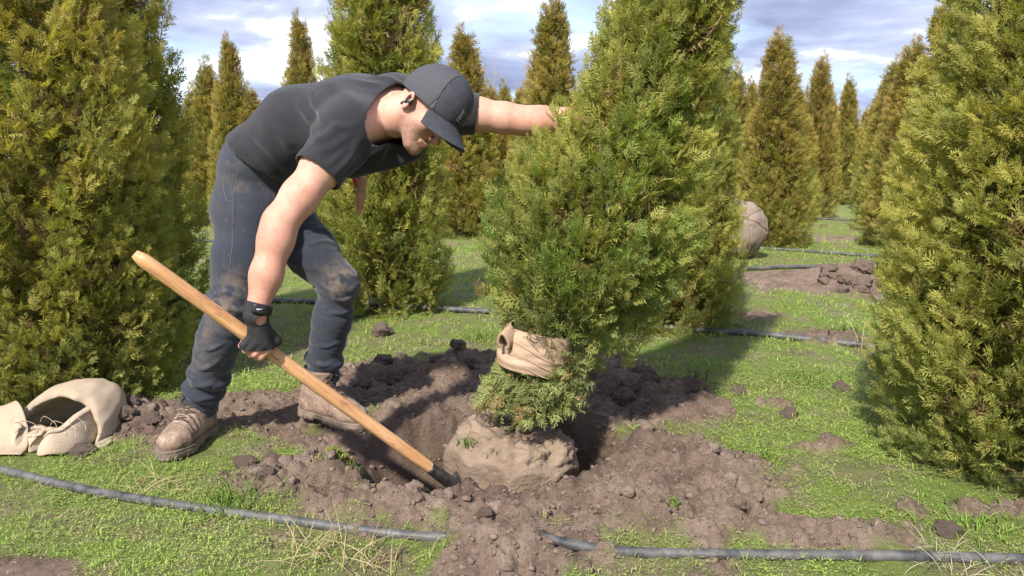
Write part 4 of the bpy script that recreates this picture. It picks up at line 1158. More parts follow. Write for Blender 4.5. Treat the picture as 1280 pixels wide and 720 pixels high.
def shirt_d(P):
    sR, sL = SR_, SL_
    d = shirt_outer(P)
    d = np.maximum(d, -(d + 0.0075))                                      # a shell
    d = np.maximum(d, -plane(P, hem_c, hem_n))                             # hem
    d = np.maximum(d, plane(P, sR, nrm(R_EL - R_SH)) * np.where(np.linalg.norm(P - sR, axis=1) < 0.16, 1, 0) - np.where(np.linalg.norm(P - sR, axis=1) < 0.16, 0, 9))
    dL_ = np.linalg.norm(P - sL, axis=1) < 0.13
    d = np.maximum(d, np.where(dL_, plane(P, sL, nrm(L_EL - L_SH)), -9))
    nk = NECK0 + nrm(hw(-0.035, 0, -0.06) - SP[4]) * 0.046; nn = nrm(hw(-0.035, 0, -0.06) - SP[4])
    rel_ = P - nk; ax_ = rel_ @ nn; rd_ = np.linalg.norm(rel_ - ax_[:, None] * nn, axis=1)
    d = np.maximum(d, np.where(rd_ < 0.135, ax_ - np.maximum(rd_ - 0.095, 0) * 4.0, -9))
    d = np.maximum(d, np.where(ax_ > -0.012, -(chain(P, [NECK0 - nn * 0.02, NECK0 + nn * 0.12], [0.066, 0.066], 0.01)), -9))
    return d
V, Qd = sdf_mesh(shirt_d, lo_b, hi_b, 0.0046)
V = relax(V, Qd, 2, 0.4); N = vnormals(V, Qd)
F = [([(365, 118), (378, 140), (396, 168), (402, 190)], 1.0, 1.0), ([(385, 108), (392, 130), (404, 150)], 0.8, 0.7),
     ([(300, 178), (325, 200), (352, 228)], 0.9, 0.7), ([(310, 165), (335, 190), (362, 215)], 0.8, 0.8),
     ([(340, 150), (358, 175), (375, 205)], 1.1, 0.6), ([(322, 150), (345, 168), (362, 192)], 0.9, 0.5),
     ([(388, 180), (410, 166), (428, 148)], 1.2, 0.9), ([(395, 190), (425, 178), (450, 160)], 0.9, 0.6),
     ([(420, 218), (440, 200), (452, 172)], 1.0, 0.9), ([(432, 225), (455, 205), (470, 180), (478, 160)], 0.9, 0.9), ([(408, 208), (425, 196), (440, 182)], 0.7, 0.6),
     ([(470, 215), (480, 190), (490, 165)], 1.1, 0.9), ([(455, 222), (490, 214), (520, 200)], 1.2, 0.7),
     ([(440, 95), (470, 105), (492, 125), (498, 150)], 1.0, 0.8), ([(460, 90), (490, 97), (507, 112)], 0.9, 0.8), ([(478, 130), (486, 155), (484, 180)], 0.9, 0.7),
     ([(400, 100), (430, 112), (450, 132)], 1.4, 0.5), ([(330, 128), (352, 142), (368, 160)], 1.2, 0.4), ([(415, 150), (432, 158), (452, 150)], 0.8, 0.6)]
N = np.where((shirt_outer(V) < -0.0037)[:, None], -N, N)
V = crease(V, N, F, 0.0165, 0.0100)
V = V + N * (0.0040 * fbm(V * 10 + 3, 2))[:, None]
V = relax(V, Qd, 3, 0.4)
m, n, l, b = new_mat('tshirt_cotton')
f1 = nz(n, l, 6, 5, 0.6); f2 = nz(n, l, 900, 2, 0.5)
l.new(mixc(n, l, 0.6, ramp(n, l, f1, [(0.3, (0.017, 0.017, 0.022)), (0.7, (0.028, 0.027, 0.034))]), ramp(n, l, f2, [(0.3, 0.8), (0.7, 1.15)]), 'MULTIPLY'), b.inputs['Base Color'])
b.inputs['Roughness'].default_value = 0.92; b.inputs['Specular IOR Level'].default_value = 0.25
b.inputs['Sheen Weight'].default_value = 0.22; b.inputs['Sheen Roughness'].default_value = 0.5
bump(n, l, b, f2, 0.0006)
shirt = localise(link('t_shirt', mesh_from('t_shirt', V, Qd), m), person)
# chest pocket-less: only seams. sleeve seam and collar as ribbed bands
rimc = NECK0 + 0.25 * (hw(-0.04, 0, -0.07) - NECK0); rn = nrm(hw(-0.035, 0, -0.06) - SP[4])
e1 = nrm(np.cross(rn, [0, 0, 1.0])); e2 = np.cross(rn, e1)

wst_c = SP[0] * 0.30 + SP[1] * 0.70
def jeans_d(P):
    d = legs_d(P, 0.004, 0.014)
    cutR = plane(P, R_ANK + np.array([0, 0, 0.012]), nrm(R_ANK - R_KNEE)); cutL = plane(P, L_ANK + np.array([0, 0, 0.012]), nrm(L_ANK - L_KNEE))
    nearR = np.linalg.norm(P - R_ANK, axis=1) < np.linalg.norm(P - L_ANK, axis=1)
    cut = np.where(nearR, cutR, cutL)
    cut = np.where(P[:, 2] < 0.5, cut, -9)
    low = P[:, 2] < 0.32
    d = np.where(low, np.maximum(d, -(d + 0.009)), d)
    d = np.maximum(d, cut)
    return np.maximum(d, plane(P, hem_c + hem_n * 0.02, hem_n))
V, Qd = sdf_mesh(jeans_d, lo_b, hi_b, 0.0046)
V = relax(V, Qd, 2, 0.4); N = vnormals(V, Qd)
N = np.where(((legs_d(V, 0.004, 0.014) < -0.0045) & (V[:, 2] < 0.32))[:, None], -N, N)
def axis_noise(V, a, b_, fr):
    ab = nrm(b_ - a); s_ = (V - a) @ ab; w_ = V - a - s_[:, None] * ab
    return fbm(np.concatenate([w_ * 5.0, (s_ * fr)[:, None]], 1)[:, [0, 1, 3]] + (w_[:, 2] * 5.0)[:, None] * np.array([0.3, 0.2, 0.0]), 3)
isR = np.linalg.norm(np.cross(V - R_KNEE, nrm(R_ANK - R_KNEE)), axis=1) < np.linalg.norm(np.cross(V - L_KNEE, nrm(L_ANK - L_KNEE)), axis=1)
an = np.where(isR, axis_noise(V, R_KNEE, R_ANK, 32), axis_noise(V + 3, L_KNEE + 3, L_ANK + 3, 32))
stack = np.exp(-((V[:, 2] - 0.20) / 0.11) ** 2) + 0.8 * np.exp(-((V[:, 2] - 0.52) / 0.10) ** 2) + 0.22
V = V + N * (0.0072 * stack * an)[:, None]
FJ = [([(330, 232), (348, 252), (352, 275)], 1.0, 0.8), ([(283, 215), (290, 250), (288, 300)], 0.6, 0.5), ([(335, 250), (345, 275), (338, 300)], 1.0, 0.7),
      ([(258, 372), (280, 362), (305, 372)], 1.1, 0.9), ([(262, 392), (285, 384), (305, 392)], 1.0, 0.9), ([(380, 290), (405, 282), (440, 288)], 1.0, 0.8), ([(385, 305), (410, 300), (442, 306)], 0.9, 0.6),
      ([(405, 348), (428, 340), (450, 345)], 1.0, 0.5), ([(408, 372), (430, 378), (448, 368)], 1.0, 0.6), ([(412, 390), (428, 392), (442, 384)], 0.9, 0.7),
      ([(228, 478), (250, 486), (272, 476)], 1.2, 1.1), ([(232, 458), (256, 464), (276, 452)], 1.1, 1.0), ([(240, 436), (262, 440), (284, 430)], 1.0, 0.8), ([(225, 494), (248, 500), (268, 495)], 1.0, 0.9),
      ([(382, 452), (402, 458), (420, 450)], 1.1, 1.0), ([(386, 430), (405, 436), (428, 428)], 1.0, 0.8), ([(380, 470), (398, 476), (416, 470)], 1.0, 0.8)]
V = crease(V, N, FJ, 0.008, 0.0072)
V = relax(V, Qd, 1, 0.3)
# mud on the knees and shins; wear on the thigh
def blob3(c, r): return np.exp(-((np.linalg.norm(V - c, axis=1)) / r) ** 2)
kn = blob3(J(292, 375, 2.45), 0.075) + blob3(J(432, 350, 2.66), 0.085) + 0.35 * blob3(J(250, 400, 2.5), 0.09) + 0.25 * blob3(J(300, 230, 2.5), 0.09) + 0.2 * blob3(J(258, 450, 2.5), 0.09)
mudv = np.clip(kn * (0.45 + 0.9 * fbm(V * 26, 4, 0.65)), 0, 0.75)
spk = np.clip((fbm(V * 90 + 4, 3) - 0.85) * 1.2, 0, 0.35)
dn = np.array([0.020, 0.024, 0.036]); worn = np.array([0.042, 0.049, 0.070])
wv = np.clip(0.35 + 0.4 * fbm(V * 5 + 1, 3) + 0.35 * sstep(0.5, 0.9, V[:, 2]), 0, 1)[:, None]
cc = dn * (1 - wv) + worn * wv; mv = np.clip(mudv + spk, 0, 0.9)[:, None]
cc = cc * (1 - mv) + np.array([0.17, 0.13, 0.10]) * mv
me = mesh_from('jeans', V, Qd); set_col(me, cc)
m, n, l, b = new_mat('denim')
f2 = nz(n, l, 700, 2, 0.5, stretch=(1, 1, 0.35))
l.new(mixc(n, l, 0.7, attr(n).outputs['Color'], ramp(n, l, f2, [(0.3, 0.7), (0.7, 1.25)]), 'MULTIPLY'), b.inputs['Base Color'])
b.inputs['Roughness'].default_value = 0.9; b.inputs['Specular IOR Level'].default_value = 0.25; b.inputs['Sheen Weight'].default_value = 0.2
bump(n, l, b, f2, 0.0008)
jeans = localise(link('jeans', me, m), person)
jV, jN = V, vnormals(V, Qd)
def surf_line(V, N, line, n_=24, lift=0.001):
    vis = camside(V, N); pr = proj(V); pts = []
    for q_ in spline(np.array(line, float), n_):
        dd = np.hypot(*(pr - q_).T) + np.where(vis, 0, 1e3); c_ = np.where(dd < dd.min() + 2.5)[0]; i_ = c_[np.argmin(V[c_, 1])]
        pts.append(V[i_] + N[i_] * lift)
    pts = np.array(pts); pts[1:-1] = (pts[:-2] + 2 * pts[1:-1] + pts[2:]) / 4
    return pts
M['stitch'] = plain_mat('stitching', (0.10, 0.09, 0.085), (0.15, 0.14, 0.13), 200, 0.9)
for ln in ([(296, 200), (292, 250), (290, 300), (286, 345)], [(284, 200), (277, 222), (280, 246), (290, 250)]):
    o = link('seam', mesh_from('seam', *tube_geo(surf_line(jV, jN, ln, 30, -0.0002), 0.0011, 5)), M['stitch']); localise(o, person); o.parent = jeans; 
    o.matrix_parent_inverse = Matrix.Identity(4)

# ------------------------------------------------------------------ boots
M['boot'] = None
m, n, l, b = new_mat('muddy_leather')
fa, fb = nz(n, l, 20, 6, 0.65), nz(n, l, 90, 5, 0.7)
c_ = ramp(n, l, fa, [(0.30, (0.135, 0.088, 0.064)), (0.55, (0.25, 0.175, 0.132)), (0.75, (0.42, 0.335, 0.27))])
c_ = mixc(n, l, ramp(n, l, fb, [(0.50, 0.0), (0.75, 0.7)]), c_, (0.42, 0.335, 0.27))
l.new(c_, b.inputs['Base Color']); b.inputs['Roughness'].default_value = 0.8; b.inputs['Specular IOR Level'].default_value = 0.3
bump(n, l, b, fb, 0.002); M['boot'] = m
M['sole'] = plain_mat('muddy_rubber', (0.11, 0.085, 0.068), (0.24, 0.185, 0.145), 25, 0.95, 120, 0.002)
M['lace'] = plain_mat('boot_lace', (0.035, 0.026, 0.022), (0.09, 0.065, 0.05), 120, 0.9)
def boot(ankle, heading, z0, pitch=0.0, lab=None):
    """local: x forward, z up, origin under the heel-ankle line"""
    def up_d(P):
        d = etube(P, [np.array([-0.005, 0, 0.20]), np.array([-0.005, 0, 0.12]), np.array([0.005, 0, 0.075])], [np.array([1.0, 0, 0])] * 3, [0.062, 0.060, 0.070], [0.052, 0.048, 0.046], 0.02)
        d = smin(d, etube(P, [np.array([-0.035, 0, 0.055]), np.array([0.07, 0, 0.060]), np.array([0.150, 0, 0.052]), np.array([0.185, 0, 0.050])], [np.array([0, 1.0, 0])] * 4, [0.040, 0.044, 0.051, 0.046], [0.040, 0.040, 0.036, 0.034], 0.03), 0.035)
        d = smin(d, rc(P, np.array([0.03, 0, 0.115]), np.array([0.13, 0, 0.068]), 0.036, 0.034), 0.03)
        d = np.maximum(d, P[:, 2] - 0.195); d = np.maximum(d, 0.024 - P[:, 2])
        # toe-cap and quarter seams pressed in
        seam = np.abs(P[:, 0] - 0.135 + 1.5 * (P[:, 1] ** 2) * 8); d = d + 0.0022 * np.exp(-(seam / 0.0035) ** 2)
        seam2 = np.abs(P[:, 0] - 0.015 - 0.25 * (P[:, 2] - 0.08)); d = d + 0.0018 * np.exp(-(seam2 / 0.003) ** 2) * (P[:, 2] < 0.14)
        return d
    V, Qd = sdf_mesh(up_d, (-0.09, -0.075, 0.02), (0.25, 0.075, 0.205), 0.0035)
    V = relax(V, Qd, 1, 0.4); Nn = vnormals(V, Qd)
    flexw = np.exp(-((V[:, 0] - 0.105) / 0.035) ** 2) * (V[:, 2] > 0.05)
    V = V + Nn * (0.0022 * np.sin(V[:, 0] * 260 + 12 * V[:, 1]) * flexw + 0.0016 * fbm(V * 30, 3))[:, None]
    ca, sa = math.cos(heading), math.sin(heading)
    def W(Vv):
        Vv = np.asarray(Vv, float); x, y, z = Vv[:, 0], Vv[:, 1], Vv[:, 2]
        zx = z * math.cos(pitch) + (x + 0.06) * math.sin(pitch); xx = (x + 0.06) * math.cos(pitch) - z * math.sin(pitch) - 0.06
        return np.stack([ankle[0] + xx * ca - y * sa, ankle[1] + xx * sa + y * ca, z0 + zx], 1)
    b_ = localise(link('boot', mesh_from('boot', W(V), Qd), M['boot']), person)
    # sole: outline with welt, heel step and lugs
    def sole_d(P):
        w = 0.0
        d2 = etube(P * np.array([1, 1, 0.0]), [np.array([-0.038, 0, 0.0]), np.array([0.04, 0.002, 0]), np.array([0.135, 0, 0]), np.array([0.182, -0.002, 0])], [np.array([0, 1.0, 0])] * 4, [0.043, 0.042, 0.056, 0.048], [0.043, 0.042, 0.05, 0.048], 0.03)
        groove = 0.0022 * (np.abs(P[:, 2] - 0.024) < 0.0025)
        lug = np.where(P[:, 2] < 0.010, 0.004 * (np.sin(P[:, 0] * 330) > 0.45), 0)
        d = np.maximum(d2 + groove + lug, np.abs(P[:, 2] - 0.0165) - 0.0165)
        arch = (P[:, 2] < 0.012) & (P[:, 0] > 0.015) & (P[:, 0] < 0.055)
        return np.where(arch, np.maximum(d, 0.012 - P[:, 2]), d)
    V2, Q2 = sdf_mesh(sole_d, (-0.10, -0.08, -0.01), (0.25, 0.08, 0.045), 0.0034)
    V2 = relax(V2, Q2, 1, 0.35)
    s_ = localise(link('sole', mesh_from('sole', W(V2), Q2), M['sole']), person); s_.parent = b_
    # laces criss-crossed down the throat
    tc_ = np.array([[0.048, 0, 0.178], [0.050, 0, 0.156], [0.058, 0, 0.136], [0.075, 0, 0.120], [0.095, 0, 0.107], [0.116, 0, 0.097]])
    hwid = np.array([0.026, 0.027, 0.028, 0.028, 0.027, 0.024])
    rows = []
    for k in range(6):
        for sg in (-1, 1):
            p_ = tc_[k].copy(); p_[1] = sg * hwid[k]
            rows.append(p_)
    def onto(p_):  # push out to the leather
        for _ in range(12):
            g0 = up_d(p_[None])[0]; e_ = 1e-3
            gr = np.array([up_d((p_ + e_ * np.eye(3)[a_])[None])[0] - g0 for a_ in range(3)]) / e_
            p_ = p_ - gr * (g0 - 0.0022) * 0.8
        return p_
    mb = MB()
    for k in range(6):
        a_, c_ = onto(rows[2*k]), onto(rows[2*k+1])
        mid = onto((a_ + c_) / 2 + np.array([0.01, 0, 0.01]))
        mb.add(*tube_geo(W(spline([a_, mid, c_], 9)), 0.0024, 6))
        if k < 5:
            for u_, v_ in ((rows[2*k], rows[2*k+3]), (rows[2*k+1], rows[2*k+2])):
                uu, vv = onto(u_), onto(v_); mm = onto((uu + vv) / 2 + np.array([0.008, 0, 0.008]))
                mb.add(*tube_geo(W(spline([uu, mm, vv], 9)), 0.0024, 6))
    kt = onto(np.array([0.05, 0, 0.185]))
    for sg in (-1, 1):
        mb.add(*tube_geo(W(spline([kt, kt + [0.015, 0.02 * sg, 0.006], kt + [0.018, 0.04 * sg, -0.012], kt + [0.010, 0.012 * sg, -0.002]], 12)), 0.0022, 6))
    la = localise(link('laces', mb.build('laces'), M['lace']), person); la.parent = b_
    if lab: b_['label'] = lab
    return b_
bR = JG(237, 560); bL = JG(392, 536)
boot(np.array([R_ANK[0] + 0.008, R_ANK[1] - 0.01]), math.radians(-98), gz(R_ANK[0], R_ANK[1] - 0.1) + 0.004, 0.0)
boot(np.array([L_ANK[0] + 0.0, L_ANK[1] - 0.03]), math.radians(-22), gz(L_ANK[0] + 0.0, L_ANK[1] - 0.03) + 0.032, math.radians(-6))

# ------------------------------------------------------------------ cap
M['cap'] = plain_mat('cap_twill', (0.030, 0.032, 0.042), (0.045, 0.047, 0.060), 40, 0.85, 500, 0.0006)
m, n, l, b = new_mat('cap_mesh')
vo = n.new('ShaderNodeTexVoronoi'); vo.inputs['Scale'].default_value = 620
tc_n = n.new('ShaderNodeTexCoord'); l.new(tc_n.outputs['Object'], vo.inputs['Vector'])
l.new(ramp(n, l, vo.outputs['Distance'], [(0.12, (0.012, 0.012, 0.016)), (0.45, (0.062, 0.062, 0.075))]), b.inputs['Base Color'])
b.inputs['Roughness'].default_value = 0.8; bump(n, l, b, vo.outputs['Distance'], 0.0006)
M['capmesh'] = m
def cap_outer(q_):
    d = ell(q_, np.array([0.002, 0, 0.050]), I3, (0.116, 0.093, 0.118))
    return smin(d, ell(q_, np.array([0.035, 0, 0.072]), I3, (0.082, 0.080, 0.094)), 0.03)
def rim_plane(q_): return (0.026 + 0.20 * q_[:, 0]) - q_[:, 2]         # lower at the back
XS = 0.022
def cap_part(q_, front):
    d = cap_outer(q_)
    for a_ in (0.0, 1.05, -1.05, 2.1, -2.1):                              # panel seams
        s_ = np.abs(q_[:, 1] * math.cos(a_) - (q_[:, 0] - 0.01) * math.sin(a_))
        if not front or a_ == 99: d = d + 0.0014 * np.exp(-(s_ / 0.0025) ** 2)
    d = np.maximum(d, -(d + 0.005)); d = np.maximum(d, rim_plane(q_))
    cutx = q_[:, 0] - (XS - 0.45 * (q_[:, 2] - 0.16))
    return np.maximum(d, -cutx if front else cutx)
cap=None
def hsdf(fn, lo, hi, h=0.0028):
    V, Qd = sdf_mesh(fn, lo, hi, h); V = relax(V, Qd, 1, 0.35)
    return V @ HR.T + HC, Qd
Vc, Qc = hsdf(lambda q_: cap_part(q_, False), (-0.14, -0.12, -0.02), (0.15, 0.12, 0.20))
cap = localise(link('cap', mesh_from('cap', Vc, Qc), M['capmesh']), person); cap['label'] = 'dark trucker cap with mesh back and curved brim'
Vc, Qc = hsdf(lambda q_: cap_part(q_, True), (-0.14, -0.12, -0.02), (0.15, 0.12, 0.20))
o = localise(link('front_panel', mesh_from('front_panel', Vc, Qc), M['cap']), person); o.parent = cap
# brim
u, v = np.meshgrid(np.linspace(-1, 1, 41), np.linspace(0, 1, 16), indexing='ij')
ang = u * 1.18
bx = 0.030 + 0.083 * np.cos(ang) ; by = 0.090 * np.sin(ang)
ext = 0.088 * np.cos(u * 1.5) ** 0.6
X_ = bx + ext * v; Y_ = by * (1 + 0.03 * v); Z_ = 0.026 + 0.20 * bx + 0.010 - 0.028 * v - 0.9 * (np.abs(Y_) ** 2) * 4.2 * (0.5 + 0.5 * v) * 1.1
Vb = np.stack([X_, Y_, Z_], -1).reshape(-1, 3) @ HR.T + HC
i, j = np.meshgrid(np.arange(40), np.arange(15), indexing='ij')
o = link('brim', mesh_from('brim', Vb, np.stack([i*16+j, (i+1)*16+j, (i+1)*16+j+1, i*16+j+1], -1).reshape(-1, 4)), M['cap']); localise(o, person); o.parent = cap
solid(o, 0.004)
btn = clod_shape(IV2, 2, 0.0) * np.array([0.008, 0.008, 0.0065]) + np.array([0.010, 0, 0.1690])
o = localise(link('button', mesh_from('button', btn @ HR.T + HC, IF2), M['cap']), person); o.parent = cap
# patch with flag-like bars on the front panel
def cap_point(y, z, lift):
    p_ = np.array([0.10, y, z])
    for _ in range(14):
        p_[0] -= cap_outer(p_[None])[0] * 0.9
    return p_ + np.array([lift, 0, 0])
M['patch'] = plain_mat('patch_rubber', (0.020, 0.021, 0.026), (0.032, 0.033, 0.040), 60, 0.55)
M['patch_bar'] = plain_mat('patch_bars', (0.055, 0.056, 0.066), (0.075, 0.076, 0.088), 60, 0.5)
def patch(y0, y1, z0, z1, lift, th_, mat_, nm, par):
    k = 8; yy, zz_ = np.meshgrid(np.linspace(y0, y1, k), np.linspace(z0, z1, k), indexing='ij')
    Vp = np.array([cap_point(a_, c_, lift) for a_, c_ in zip(yy.ravel(), zz_.ravel())]) @ HR.T + HC
    i, j = np.meshgrid(np.arange(k - 1), np.arange(k - 1), indexing='ij')
    o = link(nm, mesh_from(nm, Vp, np.stack([i*k+j, (i+1)*k+j, (i+1)*k+j+1, i*k+j+1], -1).reshape(-1, 4)), mat_); localise(o, person); o.parent = par; solid(o, th_)
    return o
patch(-0.028, 0.028, 0.070, 0.112, 0.0015, 0.003, M['patch'], 'patch', cap)
for k in range(4): patch(-0.024, (0.024 if k < 2 else 0.0), 0.0735 + 0.0095 * k, 0.0785 + 0.0095 * k, 0.0032, 0.0022, M['patch_bar'], 'patch_bar', cap)
patch(0.004, 0.024, 0.093, 0.108, 0.0032, 0.0022, M['patch_bar'], 'patch_square', cap)
# earbud
M['black_plastic'] = plain_mat('black_plastic', (0.012, 0.012, 0.014), (0.02, 0.02, 0.022), 60, 0.35)
def ear_d(q_):
    d = ell(q_, np.array([0.003, -0.088, 0.000]), I3, (0.0115, 0.009, 0.0125))
    return smin(d, rc(q_, np.array([-0.002, -0.090, -0.004]), np.array([-0.012, -0.089, -0.022]), 0.0055, 0.0042), 0.004)
Ve, Qe = sdf_mesh(ear_d, (-0.03, -0.11, -0.04), (0.03, -0.06, 0.03), 0.0014)
localise(link('earbud', mesh_from('earbud', Ve @ HR.T + HC, Qe), M['black_plastic']), person)

# ------------------------------------------------------------------ fingerless glove on the right hand
M['glove'] = plain_mat('glove_fabric', (0.014, 0.013, 0.016), (0.030, 0.028, 0.034), 50, 0.75, 400, 0.0008)
fdir = nrm(HGRIP - R_WR)
hole_c = None
def glove_d(P):
    d = hand_d(P, 0.0032)
    cuff = rc(P, R_WR - nrm(R_WR - R_EL) * 0.030, R_WR + nrm(R_WR - R_EL) * 0.012, 0.0405, 0.036)
    d = smin(d, cuff, 0.008)
    d = np.maximum(d, plane(P, R_WR - nrm(R_WR - R_EL) * 0.022, nrm(R_EL - R_WR)))
    # fingers end after the first joint, thumb likewise
    e_up = nrm(palm_n - (palm_n @ fout) * fout); rel = P - HGRIP; a_ = np.arctan2(rel @ fout, rel @ e_up)
    back = (a_ > math.radians(138)) | (a_ < math.radians(-60))
    d = np.maximum(d, np.where(back, 0.004, -9))
    return d
oval = J(327, 402, 2.07)
Vg, Qg = sdf_mesh(glove_d, R_WR - 0.12, HGRIP + 0.13, 0.0024)
Vg = relax(Vg, Qg, 1, 0.35); Ng = vnormals(Vg, Qg)
pg = proj(Vg); vis = camside(Vg, Ng)
# the oval opening on the back of the hand and creases between the knuckles
gcen = Vg[np.argmin(np.hypot(*(pg - np.array([328, 401])).T) + np.where(vis, 0, 1e3) + (Vg[:, 1] - Vg[:, 1].min()) * 40)]
g_up = nrm(R_WR - HGRIP); g_rt = nrm(np.cross(g_up, np.array([0, -1.0, 0]))); g_rt = g_rt if g_rt[0] > 0 else -g_rt
rel = Vg - gcen; ov = np.sqrt(((rel @ g_rt) / 0.0185) ** 2 + ((rel @ g_up) / 0.0125) ** 2)
front_ = np.linalg.norm(rel, axis=1) < 0.04
rimm = np.where(front_, np.exp(-((ov - 1.12) / 0.15) ** 2) * 0.0016, 0)
Vg = Vg + Ng * rimm[:, None]
keep = ~((ov < 1.0) & front_ & (rel[:, 1] < 0.02))
Qg = Qg[keep[Qg].all(1)]
used = np.unique(Qg); rem = np.zeros(len(Vg), int); rem[used] = np.arange(len(used)); Vg2 = Vg[used]; Qg = rem[Qg]
glove = localise(link('glove', mesh_from('glove', Vg2, Qg), M['glove']), person); glove['label'] = 'black fingerless work glove with an oval opening on the back'
# velcro strap with the small white tick mark
sx = nrm(R_WR - R_EL)
cw = R_WR - sx * 0.006
s1 = nrm(np.array([1.0, -0.75, 0]) - (np.array([1.0, -0.75, 0]) @ sx) * sx); s2 = np.cross(sx, s1)
aa = np.linspace(-0.75, 0.95, 16); hh = np.linspace(-0.014, 0.014, 5)
A_, H_ = np.meshgrid(aa, hh, indexing='ij')
Rst = 0.0425 + 0.0 * A_
Vs_ = cw + H_[..., None] * sx + Rst[..., None] * (np.cos(A_)[..., None] * s1 + np.sin(A_)[..., None] * s2)
i, j = np.meshgrid(np.arange(15), np.arange(4), indexing='ij')
o = link('strap', mesh_from('strap', Vs_.reshape(-1, 3), np.stack([i*5+j, (i+1)*5+j, (i+1)*5+j+1, i*5+j+1], -1).reshape(-1, 4)), M['black_plastic']); localise(o, person); o.parent = glove; solid(o, 0.003)
M['white'] = plain_mat('white_print', (0.75, 0.75, 0.76), (0.82, 0.82, 0.82), 30, 0.6)
# swoosh-like tick, a curved tapering band wrapped on the strap
tt = np.linspace(0, 1, 16)
cxm = np.interp(tt, [0, 0.18, 0.30, 1], [-0.0050, -0.0066, -0.0045, 0.0100]); cym = np.interp(tt, [0, 0.18, 0.34, 1], [0.0016, -0.0012, -0.0022, 0.0034]); wdm = np.interp(tt, [0, 0.15, 0.32, 1], [0.0002, 0.0012, 0.0017, 0.0001])
def on_strap(ax_, up_): 
    an_ = ax_ / 0.0448
    return cw - up_ * sx + 0.0448 * (np.cos(-an_ + off_) * s1 + np.sin(-an_ + off_) * s2)
pcam = proj(cw + 0.0448 * (np.cos(aa)[:, None] * s1 + np.sin(aa)[:, None] * s2)); off_ = float(aa[np.argmin(np.abs(pcam[:, 0] - 325))])
sgn_ = 1.0 if np.polyfit(aa, pcam[:, 0], 1)[0] < 0 else -1.0
Vk = []
for t_ in range(16):
    for s_ in (-1, 1): Vk.append(on_strap(cxm[t_] * sgn_, cym[t_] + s_ * wdm[t_]))
o = link('tick_mark', mesh_from('tick_mark', np.array(Vk), np.array([[2*k, 2*k+1, 2*k+3, 2*k+2] for k in range(15)])), M['white']); localise(o, person); o.parent = glove; solid(o, 0.0006)

# ------------------------------------------------------------------ shovel
sh = empty('shovel', HB); tag(sh, 'long shovel with a worn wooden handle, its blade sunk in the pit', 'shovel')
m, n, l, b = new_mat('ash_handle')
ff = nz(n, l, 60, 6, 0.65, stretch=(1, 1, 0.06)); fg = nz(n, l, 70, 6, 0.7, stretch=(1, 1, 0.22))
c_ = ramp(n, l, ff, [(0.3, (0.36, 0.165, 0.070)), (0.5, (0.52, 0.28, 0.125)), (0.72, (0.66, 0.41, 0.21))])
c_ = mixc(n, l, ramp(n, l, fg, [(0.55, 0.0), (0.66, 0.8)]), c_, (0.17, 0.095, 0.055))
l.new(c_, b.inputs['Base Color']); b.inputs['Roughness'].default_value = 0.6; bump(n, l, b, fg, 0.0012)
M['ash'] = m
tt = np.linspace(0, 1, 40); HLEN = np.linalg.norm(HB - HT)
pts = np.stack([0.006 * np.sin(tt * np.pi), 0 * tt, tt * HLEN], 1)
rad = np.interp(tt, [0, 0.012, 0.03, 0.5, 0.93, 1.0], [0.012, 0.0185, 0.0205, 0.0212, 0.0205, 0.0180])
rad = rad * (1 + 0.012 * np.sin(tt * 23) + 0.01 * np.sin(tt * 61))
o = link('handle', mesh_from('handle', *tube_geo(pts, rad, 24)), M['ash'], sh)
o.rotation_euler = Vector(hdir).to_track_quat('Z', 'Y').to_euler(); o.location = Vector(HT - HB)
M['steel'] = plain_mat('dark_steel', (0.015, 0.015, 0.017), (0.10, 0.095, 0.09), 35, 0.42, 120, 0.0008, metallic=0.6)
bd = hdir
pts = HB + bd * np.linspace(-0.035, 0.10, 12)[:, None]
localise(link('socket', mesh_from('socket', *tube_geo(pts, np.linspace(0.0195, 0.0235, 12), 18)), M['steel']), sh)
# blade: dished plate narrowing to a point, below the socket
bu = nrm(np.cross(bd, np.array([0.25, 1.0, 0.1]))); bv = np.cross(bd, bu)
bu = nrm(np.array([0.55, 0.75, 0.1]) - (np.array([0.55, 0.75, 0.1]) @ bd) * bd); bv = np.cross(bu, bd)
u, v = np.meshgrid(np.linspace(0, 1, 26), np.linspace(-1, 1, 17), indexing='ij')
wd = np.interp(u, [0, 0.05, 0.15, 0.6, 0.85, 1.0], [0.030, 0.075, 0.095, 0.098, 0.065, 0.004])
st = HB + bd * 0.075
Vb = st + (u * 0.27)[..., None] * bd + (v * wd)[..., None] * bu + (0.022 * (v ** 2) - 0.012 * np.exp(-(v / 0.2) ** 2) * (1 - u))[..., None] * bv
i, j = np.meshgrid(np.arange(25), np.arange(16), indexing='ij')
o = link('blade', mesh_from('blade', Vb.reshape(-1, 3), np.stack([i*17+j, (i+1)*17+j, (i+1)*17+j+1, i*17+j+1], -1).reshape(-1, 4)), M['steel']); localise(o, sh); solid(o, 0.003)

